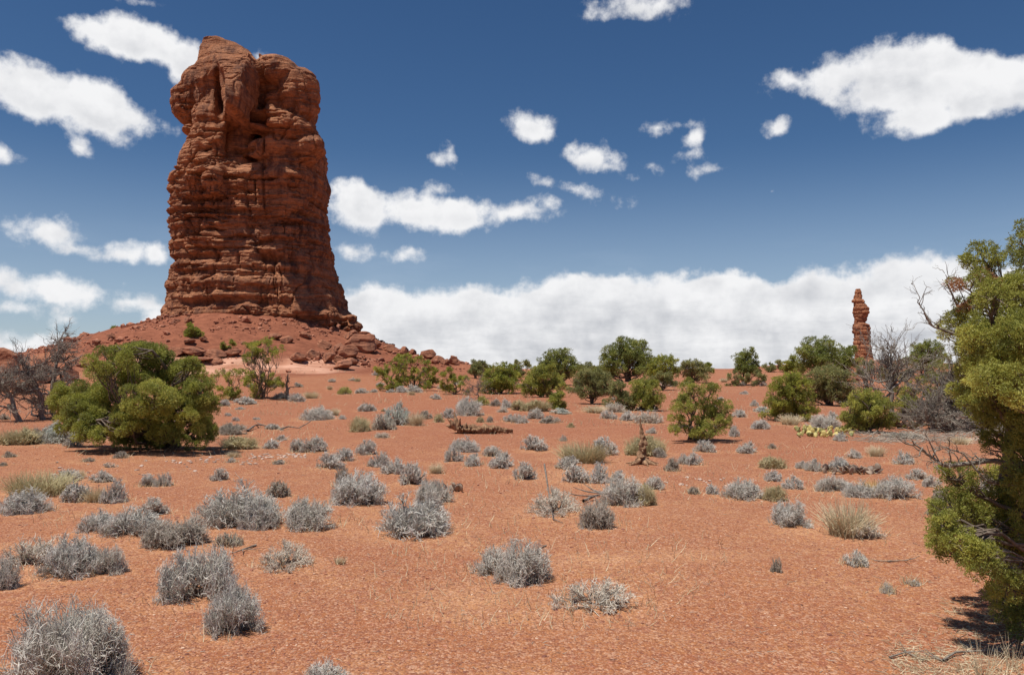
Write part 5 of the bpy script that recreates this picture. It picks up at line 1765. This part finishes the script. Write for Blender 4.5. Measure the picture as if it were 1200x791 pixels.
for (px, py, w, h, D, lab) in BOULD:
    # walk out along the pixel column to the given distance, then sit on the terrain
    d = ray(px, py); d = d / d[1]
    p0 = hit(px, py) if py > 394 else None
    DD = D
    if p0 is not None and abs(p0[1] - D) < 14:
        DD = p0[1]
    x = d[0] * DD; z = float(terrain(x, DD))
    s = DD / FPX
    e = link('boulder', rb.choice(RK))
    hz = h * s * 0.62
    e.location = (x, DD, z + hz * 0.55)
    e.scale = (w * s * 0.5, w * s * 0.45, hz * 0.92)
    e.rotation_euler = (rb.uniform(-.2, .2), rb.uniform(-.25, .25), rb.uniform(-.5, .5) + rb.choice([0, pi]))
    if w / h > 2.6:
        e.rotation_euler = (rb.uniform(-.08, .08), rb.uniform(-.08, .08), rb.uniform(-.2, .2))
    tag(e, lab, 'boulder', 'boulders on the mound' if px < 600 else 'rocks near the spire')


# scree: countless rocks of the talus
def scatter_rocks(name, label, pts, sizes, mat, seed, flat=(0.35, 0.8), emb=0.2):
    rg = np.random.RandomState(seed)
    base, Fb = blob((0, 0, 0), (1, 1, 1), 0, 0, 1)
    Fb = np.array(Fb)
    protos = []
    for k in range(12):
        V = base.copy()
        for _ in range(7):
            n = rg.normal(size=3); n /= np.linalg.norm(n)
            V = V - np.outer(np.clip(V @ n - rg.uniform(.4, .75), 0, 9), n)
        V *= 1 + .1 * rg.normal(size=(len(V), 1))
        protos.append(V)
    protos = np.array(protos)
    n = len(pts); k = rg.randint(0, 12, n)
    V = protos[k] * np.stack([sizes * rg.uniform(.7, 1.3, n), sizes * rg.uniform(.6, 1.1, n), sizes * rg.uniform(*flat, n)], -1)[:, None, :]
    a = rg.uniform(0, 2 * pi, n); ca, sa = np.cos(a)[:, None], np.sin(a)[:, None]
    X = V[..., 0] * ca - V[..., 1] * sa; Y = V[..., 0] * sa + V[..., 1] * ca
    V = np.stack([X, Y, V[..., 2]], -1) + pts[:, None, :] + np.array([0, 0, 1])[None, None] * (sizes * emb)[:, None, None]
    m = base.shape[0]
    F = (Fb[None] + (np.arange(n) * m)[:, None, None]).reshape(-1, 3)
    o = link(name, mesh(name, V.reshape(-1, 3), F, mat, False, {'tint': np.repeat(rg.uniform(0, 1, n), m)}))
    tag(o, label, 'rocks', None, 'stuff')
    return o


rg = np.random.RandomState(31)
N_ = 9000
rho = rg.uniform(8.5, 25, N_); al = rg.uniform(pi * 0.92, pi * 2.08, N_)
x = BC[0] + rho * np.cos(al); y = BC[1] + rho * np.sin(al)
dn = vnoise(x / 2.5, y / 2.5, 0, 88)
ledge = np.exp(-((rho - 18.5) / 2.5) ** 2) + 0.5 * np.exp(-((rho - 10.5) / 2.5) ** 2)
keep = rg.uniform(size=N_) < np.clip(0.16 + 0.75 * ledge * (dn > -0.1) + 0.25 * dn, 0, 1)
x, y, ledge = x[keep], y[keep], ledge[keep]
sz = np.exp(rg.normal(-2.55, 0.60, len(x))) * (1 + 0.8 * ledge)
scatter_rocks('scree', 'scattered broken red rocks covering the talus slope under the butte', np.stack([x, y, terrain(x, y)], -1), np.clip(sz, 0.05, 0.85), M_SCREE, 5)

# gravel on the flat, denser towards the camera
N_ = 60000
tt_ = rg.uniform(-0.66, 0.66, N_)
yy_ = 2.6 + (rg.uniform(0, 1, N_) ** 1.7) * 22
xx_ = tt_ * yy_ * 1.03
sz = np.exp(rg.normal(-5.25, 0.42, N_)) * (1 + yy_ / 25)
mg = mat_new('gravel_stone'); t = NT(mg)
tv = t.nd('ShaderNodeAttribute', attribute_name='tint').outputs['Fac']
c = t.mix(t.ramp(tv, 0.0, 0.75), (0.18, 0.065, 0.045), (0.46, 0.19, 0.11))
c = t.mix(t.ramp(tv, 0.88, 0.97), c, (0.66, 0.46, 0.33))
bs = t.nd('ShaderNodeBsdfPrincipled', {'Base Color': c, 'Roughness': 0.85}); t.out(bs.outputs[0])
dnn = fbm(xx_ / 1.3, yy_ / 1.3, 0, 3, 93)
kp = rg.uniform(size=N_) < np.clip(0.75 + 1.2 * dnn, 0.1, 1)
scatter_rocks('gravel', 'fine red gravel strewn over the foreground soil', np.stack([xx_, yy_, terrain(xx_, yy_)], -1)[kp], sz[kp], mg, 6, (0.3, 0.6), 0.1)

# pale stones in front of the great juniper
mp_ = mat_rock('pale_stone', (0.36, 0.22, 0.16), (0.52, 0.38, 0.30), (0.68, 0.56, 0.47), 2.0, bd=0.02)
pp = [hit(rg.uniform(a0, a1), rg.uniform(b0_, b1_)) for (a0, a1, b0_, b1_, n) in
      ((292, 320, 532, 538, 26), (325, 358, 532, 537, 40), (235, 262, 536, 542, 14), (200, 225, 540, 545, 10), (280, 300, 540, 545, 12), (780, 860, 556, 572, 16), (60, 240, 540, 560, 22)) for _ in range(n)]
pp = np.array(pp)
scatter_rocks('pale_stones', 'small pale stones lying in the soil in front of the great juniper', pp, rg.uniform(0.02, 0.055, len(pp)), mp_, 7, (0.3, 0.6), 0.1)


# litter: dry needles and twigs on the ground
def litter(name, label, zones, mat, seed, lmin, lmax, r):
    rg = np.random.RandomState(seed)
    S_, E_ = [], []
    for (x0, x1, y0, y1, n) in zones:
        for _ in range(n):
            p = hit(rg.uniform(x0, x1), rg.uniform(y0, y1), 2.0, 60)
            a = rg.uniform(0, 6.28); L_ = rg.uniform(lmin, lmax) * (p[1] / 5) ** .5
            S_.append(p + [0, 0, .004]); E_.append(p + [cos(a) * L_, sin(a) * L_, rg.uniform(0, .25) * L_])
    S_, E_ = np.array(S_), np.array(E_)
    n = len(S_)
    V, F = tubes(limb_paths(rg, S_, E_, n, 4, .15), np.linspace(r, r * .5, 4)[None] * (S_[:, 1:2] / 5) ** .5, 3)
    tv = np.repeat(rg.uniform(0, 1, n), 12)
    o = link(name, mesh(name, V, F, mat, False, {'tip': tv}))
    tag(o, label, 'litter', None, 'stuff')


litter('dry_litter', 'dry needles, twigs and grass scattered under the near juniper', [(1040, 1200, 758, 795, 620), (1100, 1200, 705, 760, 300), (1040, 1100, 740, 790, 90)], TW['b'], 8, .03, .11, .0016)
litter('dry_brush_litter', 'strip of grey dry twigs on the ground under the dead tangle', [(1005, 1160, 506, 519, 520)], TW['n'], 9, .10, .30, .004)
litter('scattered_twigs', 'loose dry twig bits on the foreground soil', [(0, 1100, 540, 790, 420), (60, 120, 770, 791, 60), (100, 180, 770, 795, 90)], TW['n'], 10, .02, .07, .0018)

rg = np.random.RandomState(77)
S_, E_ = [], []
for (sx, sy, sr) in SHRUBS:
    if rg.uniform() < 0.3:
        continue
    n = int(rg.uniform(15, 60))
    a = rg.uniform(0, 2 * pi, n); q = sr * (0.8 + rg.exponential(0.28, n))
    x = sx + np.cos(a) * q; y = sy + np.sin(a) * q
    p = np.stack([x, y, terrain(x, y)], -1)
    h_ = rg.uniform(.03, .12, n) * min(1.6, 0.6 + sr)
    S_.append(p); E_.append(p + np.stack([rg.normal(size=n) * .4 * h_, rg.normal(size=n) * .4 * h_, h_], -1))
N_ = 11000
y = 5 + rg.uniform(0, 1, N_) ** 1.4 * 55; x = rg.uniform(-.68, .68, N_) * y
kp = fbm(x / 3.0, y / 3.0, 0, 3, 121) > 0.12
x, y = x[kp], y[kp]; n = len(x)
p = np.stack([x, y, terrain(x, y)], -1); h_ = rg.uniform(.02, .09, n) * (1 + y / 40)
S_.append(p); E_.append(p + np.stack([rg.normal(size=n) * .5 * h_, rg.normal(size=n) * .5 * h_, h_], -1))
S_ = np.vstack(S_); E_ = np.vstack(E_)
V, F = tubes(limb_paths(rg, S_, E_, len(S_), 4, .15), (np.linspace(1, .3, 4)[None] * 0.0016) * (1 + S_[:, 1:2] / 9), 3)
o = link('dry_grass', mesh('dry_grass', V, F, TW['b'], False, {'tip': np.repeat(rg.uniform(0, 1, len(S_)), 12)}))
tag(o, 'thin yellow dry grass blades sprinkled over the red soil between the shrubs', 'grass', None, 'stuff')

for k, v in LABELS.items():
    if len(v) > 1:
        print('DUPLICATE LABEL', k, v)
pass
print('objects', len(bpy.data.objects), 'faces', sum(len(m.polygons) for m in bpy.data.meshes))
